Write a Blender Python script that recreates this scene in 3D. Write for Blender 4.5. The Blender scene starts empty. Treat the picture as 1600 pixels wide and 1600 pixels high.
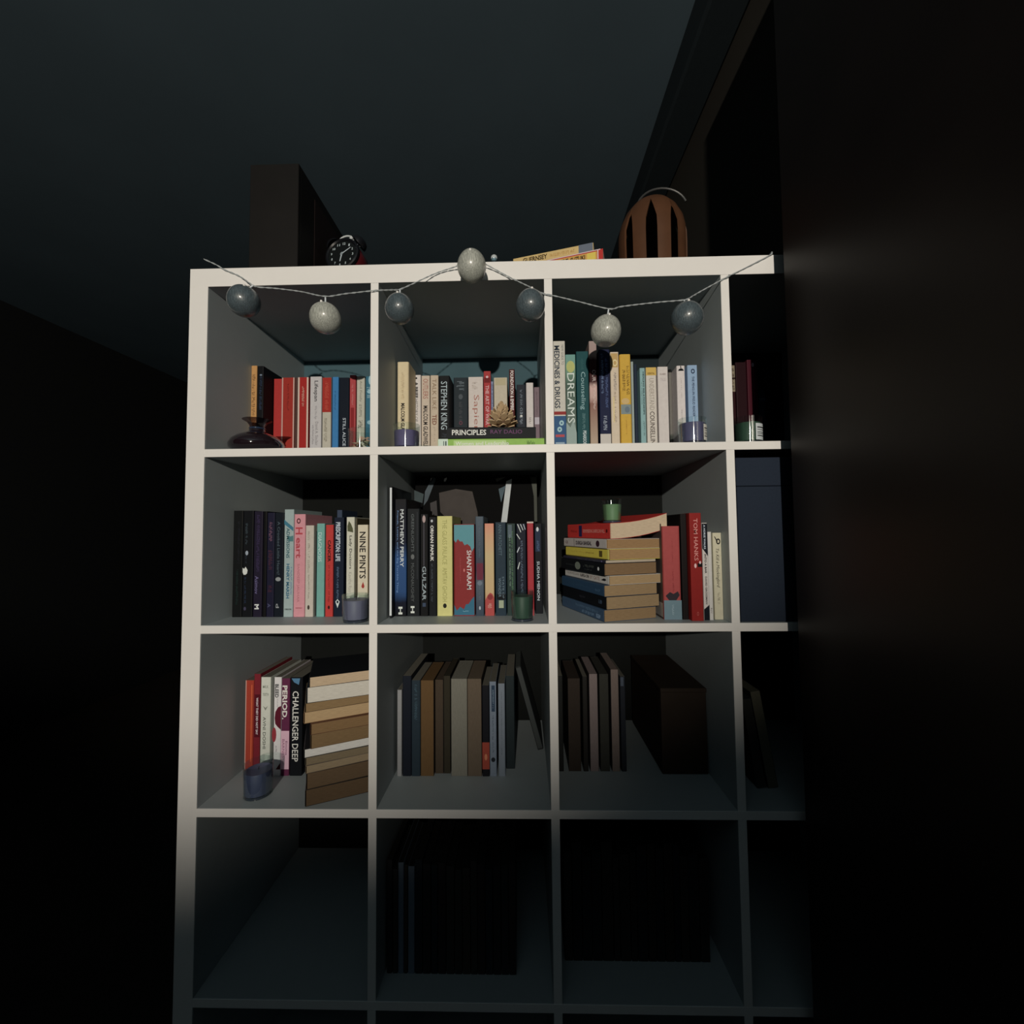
import bpy, math, random
from mathutils import Matrix, Vector
random.seed(7)
SC = bpy.context.scene
COL = SC.collection
S = 0.01                      # all lengths below are centimetres

# ------------------------------------------------------------------ camera
ZB = 143.4                    # height of the first shelf's middle plane above the floor
CAM = Vector((29.3, -83.43, -16.19 + ZB))
rx, ry, rz, F = .0441, .0100, .0227, 663.7
ROT = Matrix.Rotation(rz, 3, 'Z') @ Matrix.Rotation(rx, 3, 'X') @ Matrix.Rotation(ry, 3, 'Y')
cd = bpy.data.cameras.new('camera')
cam = bpy.data.objects.new('camera', cd)
COL.objects.link(cam)
right, fwd, up = ROT.col[0], ROT.col[1], ROT.col[2]
mw = Matrix((right, up, -fwd)).transposed().to_4x4()
mw.translation = CAM * S
cam.matrix_world = mw
cd.sensor_width = 36
cd.lens = F / 1600 * 36
cd.clip_start = .02
SC.camera = cam

def at(px, py, Y):            # point seen at a pixel on the vertical plane Y
    d = right * ((px - 800) / F) + fwd + up * (-(py - 800) / F)
    t = (Y - CAM.y) / d.y
    return CAM + d * t

# ------------------------------------------------------------------ world, light, exposure
SC.view_settings.view_transform = 'Standard'
SC.view_settings.look = 'None'
SC.view_settings.exposure = 0
SC.view_settings.gamma = 1
SC.view_settings.use_curve_mapping = False
w = bpy.data.worlds.new('night')
SC.world = w
w.use_nodes = True
bg = w.node_tree.nodes['Background']
bg.inputs[0].default_value = (.72, .88, .92, 1)
bg.inputs[1].default_value = .022

LP = Vector((20, -300, ZB + 44))
TG = Vector((-39, 0, ZB + 144.5))
ld = bpy.data.lights.new('torch', 'SPOT')
ld.energy = 238
ld.color = (1.0, .905, .765)
ld.spot_size = 1.485
ld.spot_blend = .336
ld.shadow_soft_size = .022
lo = bpy.data.objects.new('torch', ld)
COL.objects.link(lo)
lo.location = LP * S
lo.rotation_euler = (TG - LP).to_track_quat('-Z', 'Y').to_euler()

# ------------------------------------------------------------------ helpers
def lin(c):
    return tuple((x / 255 / 12.92) if x / 255 <= .04045 else ((x / 255 + .055) / 1.055) ** 2.4 for x in c)
WH = lin((222, 211, 194))
def alb(c, k=1.0):            # surface colour whose lit look is the display colour c
    l = lin(c)
    a = [l[i] / WH[i] * .8 * k * .95 for i in range(3)]
    g = .3*a[0] + .6*a[1] + .1*a[2]
    return tuple(min(.92, x*.88 + g*.12) for x in a)

MATS = {}
def mat(c, rough=.55, k=1.0, spec=.4, noise=.10, scale=90, metal=0, bump=0, name='surface', coat=0):
    key = (tuple(c), rough, k, spec, noise, scale, metal, bump, name, coat)
    if key in MATS: return MATS[key]
    m = bpy.data.materials.new(name)
    m.use_nodes = True
    nt = m.node_tree
    b = nt.nodes['Principled BSDF']
    a = alb(c, k)
    tc = nt.nodes.new('ShaderNodeTexCoord')
    n = nt.nodes.new('ShaderNodeTexNoise'); n.inputs['Scale'].default_value = scale; n.inputs['Detail'].default_value = 3
    nt.links.new(tc.outputs['Object'], n.inputs['Vector'])
    mx = nt.nodes.new('ShaderNodeMix'); mx.data_type = 'RGBA'
    mx.inputs[6].default_value = tuple(x * (1 - noise) for x in a) + (1,)
    mx.inputs[7].default_value = tuple(min(1, x * (1 + noise)) for x in a) + (1,)
    nt.links.new(n.outputs['Fac'], mx.inputs[0])
    nt.links.new(mx.outputs[2], b.inputs['Base Color'])
    b.inputs['Roughness'].default_value = rough
    b.inputs['Specular IOR Level'].default_value = spec
    b.inputs['Metallic'].default_value = metal
    b.inputs['Coat Weight'].default_value = coat
    b.inputs['Coat Roughness'].default_value = .08
    if bump:
        bp = nt.nodes.new('ShaderNodeBump'); bp.inputs['Strength'].default_value = bump; bp.inputs['Distance'].default_value = .001
        nt.links.new(n.outputs['Fac'], bp.inputs['Height']); nt.links.new(bp.outputs[0], b.inputs['Normal'])
    MATS[key] = m
    return m

def zmat(stops, k=1.0, rough=.45, noise=.25, h=20, name='printed_cover', coat=0):
    """printed cover whose colour changes up the spine: stops = [(height cm, colour)]"""
    m = bpy.data.materials.new(name); m.use_nodes = True
    nt = m.node_tree; b = nt.nodes['Principled BSDF']
    tc = nt.nodes.new('ShaderNodeTexCoord'); sp = nt.nodes.new('ShaderNodeSeparateXYZ')
    nt.links.new(tc.outputs['Object'], sp.inputs[0])
    n = nt.nodes.new('ShaderNodeTexNoise'); n.inputs['Scale'].default_value = 60; n.inputs['Detail'].default_value = 4
    nt.links.new(tc.outputs['Object'], n.inputs['Vector'])
    ma = nt.nodes.new('ShaderNodeMath'); ma.operation = 'MULTIPLY_ADD'
    ma.inputs[1].default_value = noise * .06; nt.links.new(n.outputs['Fac'], ma.inputs[0]); nt.links.new(sp.outputs['Z'], ma.inputs[2])
    mr = nt.nodes.new('ShaderNodeMapRange'); mr.inputs['From Min'].default_value = noise * .03; mr.inputs['From Max'].default_value = h * S + noise * .03
    nt.links.new(ma.outputs[0], mr.inputs['Value'])
    cr = nt.nodes.new('ShaderNodeValToRGB')
    els = cr.color_ramp.elements
    stops = sorted(stops)
    while len(els) < len(stops): els.new(.5)
    for e, (z, c) in zip(els, stops):
        e.position = max(0, min(1, z / h)); e.color = alb(c, k) + (1,)
    nt.links.new(mr.outputs[0], cr.inputs[0]); nt.links.new(cr.outputs[0], b.inputs['Base Color'])
    b.inputs['Roughness'].default_value = rough; b.inputs['Specular IOR Level'].default_value = .15
    return m

PG = {}
def pages_mat(c, k=1.0):
    key = (c, k)
    if key in PG: return PG[key]
    m = bpy.data.materials.new('page_edges'); m.use_nodes = True
    nt = m.node_tree; b = nt.nodes['Principled BSDF']
    tc = nt.nodes.new('ShaderNodeTexCoord')
    mp = nt.nodes.new('ShaderNodeMapping'); mp.inputs['Scale'].default_value = (1, .06, .06)
    n = nt.nodes.new('ShaderNodeTexNoise'); n.inputs['Scale'].default_value = 1400; n.inputs['Detail'].default_value = 3
    nt.links.new(tc.outputs['Object'], mp.inputs[0]); nt.links.new(mp.outputs[0], n.inputs['Vector'])
    mx = nt.nodes.new('ShaderNodeMix'); mx.data_type = 'RGBA'; a = alb(c, k)
    mx.inputs[6].default_value = tuple(x * .68 for x in a) + (1,); mx.inputs[7].default_value = tuple(min(1, x * 1.25) for x in a) + (1,)
    nt.links.new(n.outputs['Fac'], mx.inputs[0]); nt.links.new(mx.outputs[2], b.inputs['Base Color'])
    bp = nt.nodes.new('ShaderNodeBump'); bp.inputs['Strength'].default_value = .5; bp.inputs['Distance'].default_value = .0006
    nt.links.new(n.outputs['Fac'], bp.inputs['Height']); nt.links.new(bp.outputs[0], b.inputs['Normal'])
    b.inputs['Roughness'].default_value = .9; b.inputs['Specular IOR Level'].default_value = .1
    PG[key] = m
    return m

def glass_mat(name='clear_glass', tint=(.93, .97, .96), gloss=.05, base=.04):
    if name in MATS: return MATS[name]
    m = bpy.data.materials.new(name); m.use_nodes = True
    nt = m.node_tree; nt.nodes.clear()
    o = nt.nodes.new('ShaderNodeOutputMaterial'); mx = nt.nodes.new('ShaderNodeMixShader')
    t = nt.nodes.new('ShaderNodeBsdfTransparent'); t.inputs[0].default_value = tint + (1,)
    g = nt.nodes.new('ShaderNodeBsdfGlossy'); g.inputs['Roughness'].default_value = gloss
    fr = nt.nodes.new('ShaderNodeFresnel'); fr.inputs[0].default_value = 1.5
    ad = nt.nodes.new('ShaderNodeMath'); ad.operation = 'ADD'; ad.inputs[1].default_value = base
    ad.operation = 'MULTIPLY_ADD'; ad.inputs[1].default_value = .30; ad.inputs[2].default_value = base
    nt.links.new(fr.outputs[0], ad.inputs[0]); nt.links.new(ad.outputs[0], mx.inputs[0])
    nt.links.new(t.outputs[0], mx.inputs[1]); nt.links.new(g.outputs[0], mx.inputs[2]); nt.links.new(mx.outputs[0], o.inputs[0])
    MATS[name] = m
    return m

class MB:
    def __init__(s): s.v = []; s.f = []
    def add(s, vs, fs):
        o = len(s.v); s.v += [tuple(v) for v in vs]; s.f += [tuple(i + o for i in f) for f in fs]; return s
    def box(s, x0, x1, y0, y1, z0, z1, b=0):
        if b <= 0:
            s.add([(x0,y0,z0),(x1,y0,z0),(x1,y1,z0),(x0,y1,z0),(x0,y0,z1),(x1,y0,z1),(x1,y1,z1),(x0,y1,z1)],
                  [(0,3,2,1),(4,5,6,7),(0,1,5,4),(1,2,6,5),(2,3,7,6),(3,0,4,7)])
        else:                                   # box with chamfered edges
            X = (x0, x1); Y = (y0, y1); Z = (z0, z1); idx = {}; vs = []
            for i in (0,1):
                for j in (0,1):
                    for k in (0,1):
                        sx, sy, sz = (1,-1)[i], (1,-1)[j], (1,-1)[k]
                        for a in range(3):
                            p = [X[i]+sx*b, Y[j]+sy*b, Z[k]+sz*b]; p[a] = (X[i], Y[j], Z[k])[a]
                            idx[(i,j,k,a)] = len(vs); vs.append(p)
            fs = []
            for a in range(3):
                u, v = [(1,2),(2,0),(0,1)][a]
                for e in (0,1):
                    q = []
                    for (m_, n_) in ((0,0),(1,0),(1,1),(0,1)):
                        c = [0,0,0]; c[a] = e; c[u] = m_; c[v] = n_; q.append(idx[tuple(c)+(a,)])
                    fs.append(q if e else q[::-1])
            for a in range(3):                  # edges along axis a
                u, v = [(1,2),(2,0),(0,1)][a]
                for m_ in (0,1):
                    for n_ in (0,1):
                        c0 = [0,0,0]; c0[u] = m_; c0[v] = n_; c1 = list(c0); c1[a] = 1
                        q = [idx[tuple(c0)+(u,)], idx[tuple(c1)+(u,)], idx[tuple(c1)+(v,)], idx[tuple(c0)+(v,)]]
                        fs.append(q if (m_ + n_) % 2 else q[::-1])
            for i in (0,1):
                for j in (0,1):
                    for k in (0,1):
                        q = [idx[(i,j,k,0)], idx[(i,j,k,1)], idx[(i,j,k,2)]]
                        fs.append(q if (i+j+k) % 2 else q[::-1])
            s.add(vs, fs)
        return s
    def prism(s, pts, z0, z1, ax=2):            # polygon (ccw) extruded along an axis
        n = len(pts)
        def P(a, b, c): return (a, b, c) if ax == 2 else ((a, c, b) if ax == 1 else (c, a, b))
        s.add([P(a,b,z0) for a,b in pts] + [P(a,b,z1) for a,b in pts],
              [tuple(range(n))[::-1], tuple(range(n, 2*n))] + [(i,(i+1)%n,(i+1)%n+n,i+n) for i in range(n)])
        return s
    def lathe(s, prof, n=24, c=(0,0,0), sq=1.0):
        m = len(prof); o = len(s.v)
        for r, z in prof:
            for i in range(n):
                a = 2*math.pi*i/n
                s.v.append((c[0]+r*math.cos(a), c[1]+r*math.sin(a)*sq, c[2]+z))
        for j in range(m-1):
            for i in range(n):
                s.f.append((o+j*n+i, o+j*n+(i+1)%n, o+(j+1)*n+(i+1)%n, o+(j+1)*n+i))
        return s
    def cap(s, r, z, n=24, c=(0,0,0)):
        return s.add([(c[0]+r*math.cos(2*math.pi*i/n), c[1]+r*math.sin(2*math.pi*i/n), c[2]+z) for i in range(n)], [tuple(range(n))])
    def tube(s, path, r, n=8, closed=False):
        P = [Vector(p) for p in path]; L = len(P); o = len(s.v)
        for i, p in enumerate(P):
            a = P[(i-1) % L] if (closed or i) else p; b = P[(i+1) % L] if (closed or i < L-1) else p
            t = (b-a).normalized()
            u = t.cross(Vector((0,0,1)))
            if u.length < .1: u = t.cross(Vector((1,0,0)))
            u.normalize(); v = t.cross(u)
            rr = r[i] if isinstance(r, (list, tuple)) else r
            for k in range(n):
                q = 2*math.pi*k/n; s.v.append(tuple(p + u*math.cos(q)*rr + v*math.sin(q)*rr))
        for i in range(L if closed else L-1):
            j = (i+1) % L
            for k in range(n):
                s.f.append((o+i*n+k, o+j*n+k, o+j*n+(k+1)%n, o+i*n+(k+1)%n))
        if not closed:
            s.f.append(tuple(o+k for k in range(n))[::-1]); s.f.append(tuple(o+(L-1)*n+k for k in range(n)))
        return s
    def xf(s, M):
        s.v = [tuple(M @ Vector(v)) for v in s.v]; return s
    def build(s, name, m, parent=None, smooth=False, off=(0,0,0)):
        me = bpy.data.meshes.new(name)
        me.from_pydata([((v[0]-off[0])*S, (v[1]-off[1])*S, (v[2]-off[2])*S) for v in s.v], [], s.f)
        me.materials.append(m)
        if smooth:
            me.polygons.foreach_set('use_smooth', [True]*len(me.polygons))
            try: me.set_sharp_from_angle(angle=math.radians(40))
            except Exception: pass
        me.update()
        o = bpy.data.objects.new(name, me); COL.objects.link(o)
        if parent: o.parent = parent
        return o

def tag(o, label=None, cat=None, group=None, kind=None):
    if label: o['label'] = label
    if cat: o['category'] = cat
    if group: o['group'] = group
    if kind: o['kind'] = kind
    return o
def thing(name, label, cat, loc, rot=(0,0,0), group=None):
    o = bpy.data.objects.new(name, None); COL.objects.link(o)
    o.empty_display_size = .02
    o.location = Vector(loc)*S; o.rotation_euler = rot
    return tag(o, label, cat, group)

# lettering as flat print: glyph outlines, fitted to a width and a height
TXT = {}
def glyphs(s, bold=0.0, shear=0.0):
    key = (s, bold, shear)
    if key not in TXT:
        cu = bpy.data.curves.new('lettering', 'FONT'); cu.body = s; cu.resolution_u = 2; cu.offset = bold; cu.shear = shear
        o = bpy.data.objects.new('lettering', cu); COL.objects.link(o)
        me = bpy.data.meshes.new_from_object(o)
        vs = [v.co.copy() for v in me.vertices]; fs = [tuple(p.vertices) for p in me.polygons]
        bpy.data.objects.remove(o); bpy.data.curves.remove(cu); bpy.data.meshes.remove(me)
        if not vs: TXT[key] = ([], []); return TXT[key]
        a = min(v.x for v in vs); b = max(v.x for v in vs); c = min(v.y for v in vs); d = max(v.y for v in vs)
        TXT[key] = ([((v.x-a)/(b-a), (v.y-c)/(d-c)) for v in vs], fs)
    return TXT[key]
def text_on(mb, s, O, U, V, bold=0.0, shear=0.0):   # U: reading direction*length, V: letter up*height
    g, fs = glyphs(s, bold, shear); O, U, V = Vector(O), Vector(U), Vector(V)
    mb.add([O + U*a + V*b for a, b in g], fs)

WHITE = (232, 226, 214)
# ------------------------------------------------------------------ room
def struct(name, mb, m, label=None):
    o = mb.build(name, m); o['kind'] = 'structure'
    if label: o['label'] = label
    return o
teal = mat((88, 103, 106), .8, 1.0, .1, .12, 3, name='dark_teal_paint')
struct('floor', MB().box(-300, 300, -420, 460, -4, 0), mat((52, 44, 36), .5, 1, .2, .3, 8, name='dark_floorboards'))
struct('ceiling', MB().box(-300, 300, -420, 460, 274.5, 280), teal)
struct('wall_back', MB().box(-300, 300, 455, 465, 0, 274.5), teal)
struct('wall_left', MB().box(-305, -295, -420, 460, 0, 274.5), mat((30, 30, 28), .8, 1, .1, name='dark_wall_paint'))
struct('wall_right', MB().box(90, 100, 42, 460, 0, 274.5).box(100, 300, 42, 50, 0, 274.5).box(90, 300, -3.5, 42, 186, 274.5), mat((62, 56, 47), .8, 1, .1, name='brown_wall_paint'))
struct('shadow_strip_1', MB().box(79, 90, -60, 460, 263, 274.5, .8), mat((44, 50, 50), .7, 1, .1, name='ceiling_shadow_tone'))  # dark box stands in for a shadow band along the ceiling

# ------------------------------------------------------------------ bookcase
IN, P, T = 33.5, 35.1, 1.6
lam = mat(WHITE, .42, 1.1, .35, .02, 40, name='white_laminate')
face = mat((166, 169, 160), .5, 1.0, .3, .03, 40, name='shaded_laminate_face')  # white panels greyed here so the compartments look shaded inside
bc = thing('bookcase', 'tall white cube bookcase holding rows of books under a string of ball lights', 'bookcase', (35, 19.5, 0))
BO = (35, 19.5, 0)
D = 39
XL, XR = -34.3, P*3 - .8
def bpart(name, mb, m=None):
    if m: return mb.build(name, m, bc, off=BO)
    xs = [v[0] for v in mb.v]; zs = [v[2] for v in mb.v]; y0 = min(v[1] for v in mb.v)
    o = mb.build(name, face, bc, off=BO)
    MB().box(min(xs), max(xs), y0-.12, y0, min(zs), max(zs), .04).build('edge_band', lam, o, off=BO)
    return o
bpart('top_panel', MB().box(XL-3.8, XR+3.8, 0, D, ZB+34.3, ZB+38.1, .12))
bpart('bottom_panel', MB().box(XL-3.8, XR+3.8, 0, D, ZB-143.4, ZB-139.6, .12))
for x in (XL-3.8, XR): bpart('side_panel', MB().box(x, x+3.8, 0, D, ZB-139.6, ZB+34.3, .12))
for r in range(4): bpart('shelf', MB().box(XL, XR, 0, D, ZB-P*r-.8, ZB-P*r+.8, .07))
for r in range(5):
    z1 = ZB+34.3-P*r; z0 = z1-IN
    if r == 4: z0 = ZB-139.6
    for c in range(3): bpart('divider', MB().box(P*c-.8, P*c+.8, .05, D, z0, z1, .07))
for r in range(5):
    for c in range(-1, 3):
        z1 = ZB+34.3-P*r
        cc = (74, 100, 102) if r == 0 and c < 1 else ((42, 52, 52) if r == 0 else (24, 25, 22))  # darker tones stand in for backs lying in shade
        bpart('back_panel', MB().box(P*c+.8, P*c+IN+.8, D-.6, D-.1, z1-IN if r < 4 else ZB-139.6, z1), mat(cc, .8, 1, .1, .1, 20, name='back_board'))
SH = [ZB-P*i+.83 for i in range(4)]; TOP = ZB+38.13

# ------------------------------------------------------------------ books
PLACED = []
def book_parts(root, w_, d, h, cover, pages, deco, rev=False, bend=0, hard=False, rnd=.18):
    """local frame: x thickness, y depth from spine, z height"""
    t = .12 if hard else .06
    ins = .25 if hard else .03
    c = min(rnd, w_*.3)
    def fx(mb):
        if rev: mb.v = [(w_-x, d-y, z) for x, y, z in mb.v]
        if bend: mb.v = [(x + bend*max(0, (y/d))**2, y, z) for x, y, z in mb.v]
        return mb
    ys = [d] + ([d*k/6 for k in range(5, 0, -1)] if bend else [])
    out = [(0, y) for y in ys] + [(0, c), (c*.3, c*.3), (c, 0), (w_-c, 0), (w_-c*.3, c*.3), (w_, c)] + [(w_, y) for y in ys[::-1]]
    inn = [(w_-t, y) for y in ys] + [(w_-t, c+t*.5), (w_-c, t), (c, t), (t, c+t*.5)] + [(t, y) for y in ys[::-1]]
    # cover: outer loop then inner loop, as strips
    mb = MB(); o = out; n = len(o)
    def inner(p):
        x, y = p; return (min(max(x, t), w_-t), max(y, t) if y < d else y)
    vs = [(x, y, 0) for x, y in o] + [(x, y, h) for x, y in o] + [inner(p)+(0,) for p in o] + [inner(p)+(h,) for p in o]
    fs = []
    for i in range(n-1):
        fs += [(i, i+1, i+1+n, i+n), (2*n+i, 3*n+i, 3*n+i+1, 2*n+i+1), (n+i, n+i+1, 3*n+i+1, 3*n+i), (i, 2*n+i, 2*n+i+1, i+1)]
    fs += [(0, n, 3*n, 2*n), (n-1, 3*n-1, 4*n-1, 2*n-1)]
    mb.add(vs, fs)
    fx(mb).build('cover', cover, root)
    pb = MB()
    K = 6 if bend else 1
    for k in range(K):
        ys0 = t+.02+c*.7; y0 = ys0 + (d-ins*1.2-ys0)*k/K; y1 = ys0 + (d-ins*1.2-ys0)*(k+1)/K
        pb.box(t+.01, w_-t-.01, y0, y1, ins, h-ins)
    fx(pb).build('page_block', pages, root)
    cnt = 0
    for dd in deco:
        kind = dd[0]; mb = MB(); nm = 'spine_art'; cnt += 1; yy = -.012-.005*cnt
        if kind == 't':      # text from z0 down to z1, fraction of width, colour, centre
            _, s_, z0, z1, wf, col, xc, bold, shear = dd
            text_on(mb, s_, (w_*(xc-wf/2), yy-.01, z0), (0, 0, z1-z0), (w_*wf, 0, 0), bold, shear); nm = 'spine_lettering'
        elif kind == 'h':    # horizontal small text
            _, s_, zc, hh, wf, col, xc = dd
            text_on(mb, s_, (w_*(xc-wf/2), yy-.01, zc-hh/2), (w_*wf, 0, 0), (0, 0, hh), .02); nm = 'spine_lettering'
        elif kind == 'm':    # small print too blurred to read: a run of short strokes
            _, z0, z1, wf, col, xc = dd
            z = z0; hw = w_*wf/2; X = w_*xc; nm = 'spine_lettering'
            while z > z1:
                a = random.uniform(.10, .20)
                if random.random() < .85:
                    l = random.choice((1, 1, .7, .5)); s0 = random.choice((-1, -1, -.4))
                    mb.add([(X+hw*s0, yy, z-a*.55), (X+hw*min(1, s0+2*l), yy, z-a*.55), (X+hw*min(1, s0+2*l), yy, z), (X+hw*s0, yy, z)], [(0,1,2,3)])
                    if random.random() < .6:
                        q = X+hw*random.choice((-1, 0, .8)); mb.add([(q-hw*.15, yy, z-a*1.2), (q+hw*.2, yy, z-a*1.2), (q+hw*.2, yy, z), (q-hw*.15, yy, z)], [(0,1,2,3)])
                z -= a*1.35
            if not mb.v: continue
        elif kind == 'b':    # band z0..z1, x fractions
            _, z0, z1, col, a, b = dd
            z0, z1 = min(z0, z1), max(z0, z1); z0 = max(z0, .01); z1 = min(z1, h-.01)
            if z1 - z0 < .05: continue
            mb.add([(w_*a, yy+.007, z0), (w_*b, yy+.007, z0), (w_*b, yy+.007, z1), (w_*a, yy+.007, z1)], [(0,1,2,3)]); nm = 'spine_band'
        elif kind == 'o':    # ellipse
            _, zc, rw, rh, col, xc, hole = dd
            N = 14; vs = [(w_*xc+w_*rw*math.cos(2*math.pi*i/N), yy-.003, zc+rh*math.sin(2*math.pi*i/N)) for i in range(N)]
            if hole:
                vs += [(w_*xc+w_*rw*hole*math.cos(2*math.pi*i/N), yy-.003, zc+rh*hole*math.sin(2*math.pi*i/N)) for i in range(N)]
                mb.add(vs, [(i, (i+1)%N, N+(i+1)%N, N+i) for i in range(N)])
            else: mb.add(vs, [tuple(range(N))])
            nm = 'spine_emblem'
        elif kind == 'L':    # print on the left cover
            _, ya, yb_, za, zb_, col = dd
            mb.add([(-.012-.005*cnt, ya, za), (-.012-.005*cnt, ya, zb_), (-.012-.005*cnt, yb_, zb_), (-.012-.005*cnt, yb_, za)], [(0,1,2,3)]); nm = 'cover_art'
        elif kind == 'p':    # polygon, (x fraction, z)
            _, pts, col = dd
            mb.add([(w_*a, yy-.002, z) for a, z in pts], [tuple(range(len(pts)))]); nm = 'spine_art'
        KK = getattr(root, '_k', 1)
        fx(mb) if bend else None
        mb.build(nm, mat(col, .55, KCUR[0], .15, .05, 60, name='print_ink'), root)
KCUR = [1.0]
PAGE = (205, 192, 165)

def std(px0, px1, py, Y, row, col, label, deco=(), d=13, rev=False, hard=False, cover=None, k=1.0, name='book', pages=None, base=None, group=None, rnd=.18, rough=.55, lean=0, pbot=None, coat=0):
    """a book standing upright on shelf row; horizontal extent and top read from the photograph at depth Y"""
    z0 = SH[row] if base is None else base
    if pages is None: pages = (PAGE, PAGE, (104,97,82), (34,32,28))[row]  # page paper darkened on the lower rows to imitate dim light
    zt = at((px0+px1)/2, py, Y).z
    ym = pbot if pbot else py + 60
    x0 = at(px0, ym, Y).x; x1 = at(px1, ym, Y).x
    col_ = math.floor(((x0+x1)/2+.0)/P); x0 = max(x0, P*col_+.85); x1 = min(x1, P*col_+P-.85)
    y0, y1 = Y, Y+d
    for (a, b, e, f, g) in PLACED:
        if g == z0 and e < y1 and f > y0 and a < x1 and b > x0 and not lean:
            if (a+b) < (x0+x1): x0 = max(x0, b+.03)
            else: x1 = min(x1, a-.03)
    PLACED.append((x0, x1, y0, y1, z0))
    w_ = x1-x0; h = zt-z0
    def Z(y): return at((px0+px1)/2, y, Y).z - z0
    r = thing(name, label, 'book', (x0, Y, z0), (0, lean, 0), group)
    KCUR[0] = k
    dd = []
    for q in deco:
        q = list(q)
        if q[0] == 't':
            q = q + [.5]*(7-len(q)) if len(q) < 7 else q
            q = q + [0.0]*(9-len(q)); q[2] = Z(q[2]); q[3] = Z(q[3])
        elif q[0] == 'h': q = q + [.5]*(7-len(q)); q[2] = Z(q[2])
        elif q[0] == 'm': q = q + [.5]*(6-len(q)); q[1] = Z(q[1]); q[2] = Z(q[2])
        elif q[0] == 'b':
            if len(q) < 6: q = q[:4] + [.03, .97]
            q[1] = Z(q[1]); q[2] = Z(q[2])
        elif q[0] == 'o': q = q + [.5]*(6-len(q)) + [0]*(7-max(6, len(q))); q[1] = Z(q[1])
        elif q[0] == 'p': q[1] = [(a, Z(b)) for a, b in q[1]]
        dd.append(tuple(q))
    if isinstance(cover, list): cm = zmat([(Z(y), c) for y, c in cover], k, h=h)
    else: cm = mat(col, rough, k, .15, .10, 120, coat=coat, name='book_cover')
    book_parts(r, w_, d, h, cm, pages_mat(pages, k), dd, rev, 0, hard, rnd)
    return r

W = (225, 222, 212); K0 = (22, 24, 26)
# ---- first row, first compartment
Y = 18
std(388, 400.5, 571.5, 14, 0, (205,145,75), 'slim ochre paperback at the left end of the top shelf, behind the dark vase', [('m',585,648,.5,(120,80,45))])
std(401, 411, 572, 14, 0, (14,15,18), 'black book between the slim ochre paperback and the red books', [('m',588,640,.35,(52,66,90),.6), ('o',586,.2,.2,(120,130,140),.6)], d=16)
std(427, 439.6, 592, Y, 0, (190,42,38), 'plain crimson paperback, first red book right of the black book')
std(440, 459.5, 590, Y, 0, (172,40,26), 'thick red paperback edged by two thin cream lines', [('b',590,700,(214,170,150),0,.09),('b',590,700,(214,170,150),.9,1),('m',600,640,.14,(130,30,24))])
std(460, 464.5, 590, Y, 0, (88,56,46), 'very thin dark brown book squeezed among the red paperbacks')
std(465, 481.5, 589.5, Y, 0, (178,26,22), 'red paperback with broad cream edges beside the thick white book', [('b',589,700,(222,190,165),0,.16),('b',589,700,(222,190,165),.84,1),('m',604,635,.2,(228,180,150),.5)])
std(484, 502, 588.5, Y, 0, (206,196,186), 'thick off-white book with large grey serif title running down', [('t','Lifespan',595,627,.42,(70,66,66),.5,.01),('t','Why We Age',634,655,.26,(160,150,146),.5),('t','David A. Sinclair',659,696,.26,(150,140,136),.62),('t','with Matthew LaPlante',664,694,.16,(150,140,136),.3)])
std(503.5, 517, 590, Y, 0, (200,188,162), 'book whose spine is red above and cream below', [('b',590,644,(178,38,26),0,1),('m',596,640,.4,(215,85,60),.5),('m',652,690,.3,(150,138,112),.4)])
std(518.5, 528.5, 589, Y, 0, (52,128,178), 'bright blue slim paperback between cream and navy spines', [('m',610,640,.2,(40,90,130)), ('b',589,700,(30,60,90),0,.1)])
std(529.5, 545, 590, Y, 0, (14,24,36), 'navy book with small white capitals low on its spine', [('t','STILL ALICE',653,697,.30,(200,205,205),.55,.01)])
std(546, 555.5, 586, Y, 0, (190,66,66), 'slim coral red book behind the glass of seashells', [('b',637,668,(150,28,32),.2,.75),('m',600,632,.25,(220,140,130))])
std(557, 569.5, 588, Y, 0, (200,192,166), 'pale cream book with thin grey print, second from the compartment divider', [('t','And Finally',595,628,.34,(140,132,112)),('m',632,650,.3,(150,142,122),.5),('m',657,668,.5,(110,104,88),.5)])
std(571, 584, 588, Y, 0, (50,112,128), 'teal book with white shapes, against the first divider', [('o',594,.2,1.1,(170,205,205),.55),('o',612,.3,.5,(150,195,198),.5),('m',605,622,.6,(170,205,205)),('o',660,.3,.5,(140,185,190),.5)])

# ---- first row, second compartment
std(620.5, 638.5, 565.5, 11.5, 0, (228,202,152), 'tall cream-yellow book behind the lavender candle, taller than its neighbours', [('m',582,624,.25,(206,176,126),.48),('t','MALCOLM GLADWELL',630,692,.34,(50,44,38),.5,.03)], rnd=.35, d=6.3)
std(641, 657.5, 586, 18, 0, (222,208,192), 'white book with black blocks and dots down the spine', [('o',591,.09,.22,(24,22,22),.58),('t','A BRIEF',597,622,.3,(30,28,28),.58,.03),('t','HISTORY OF',624,659,.28,(110,102,98),.58),('p',[(.6,692),(.78,692),(.7,684)],(40,36,34))])
std(658.5, 671.5, 587, 18, 0, (214,190,162), 'beige book with red-brown title above bold black capitals', [('t','OUTLIERS',592,623,.6,(176,98,80),.5),('t','MALCOLM GLADWELL',634,699,.55,(48,42,40),.5,.02)])
std(672.5, 685, 586.5, 18, 0, (210,186,154), 'beige book with spaced brown capitals next to the black thriller', [('t','TALK LIKE',592,640,.5,(150,118,86),.5),('t','TED',648,664,.55,(140,84,60),.5,.02),('m',667,690,.2,(186,162,132))])
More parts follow.
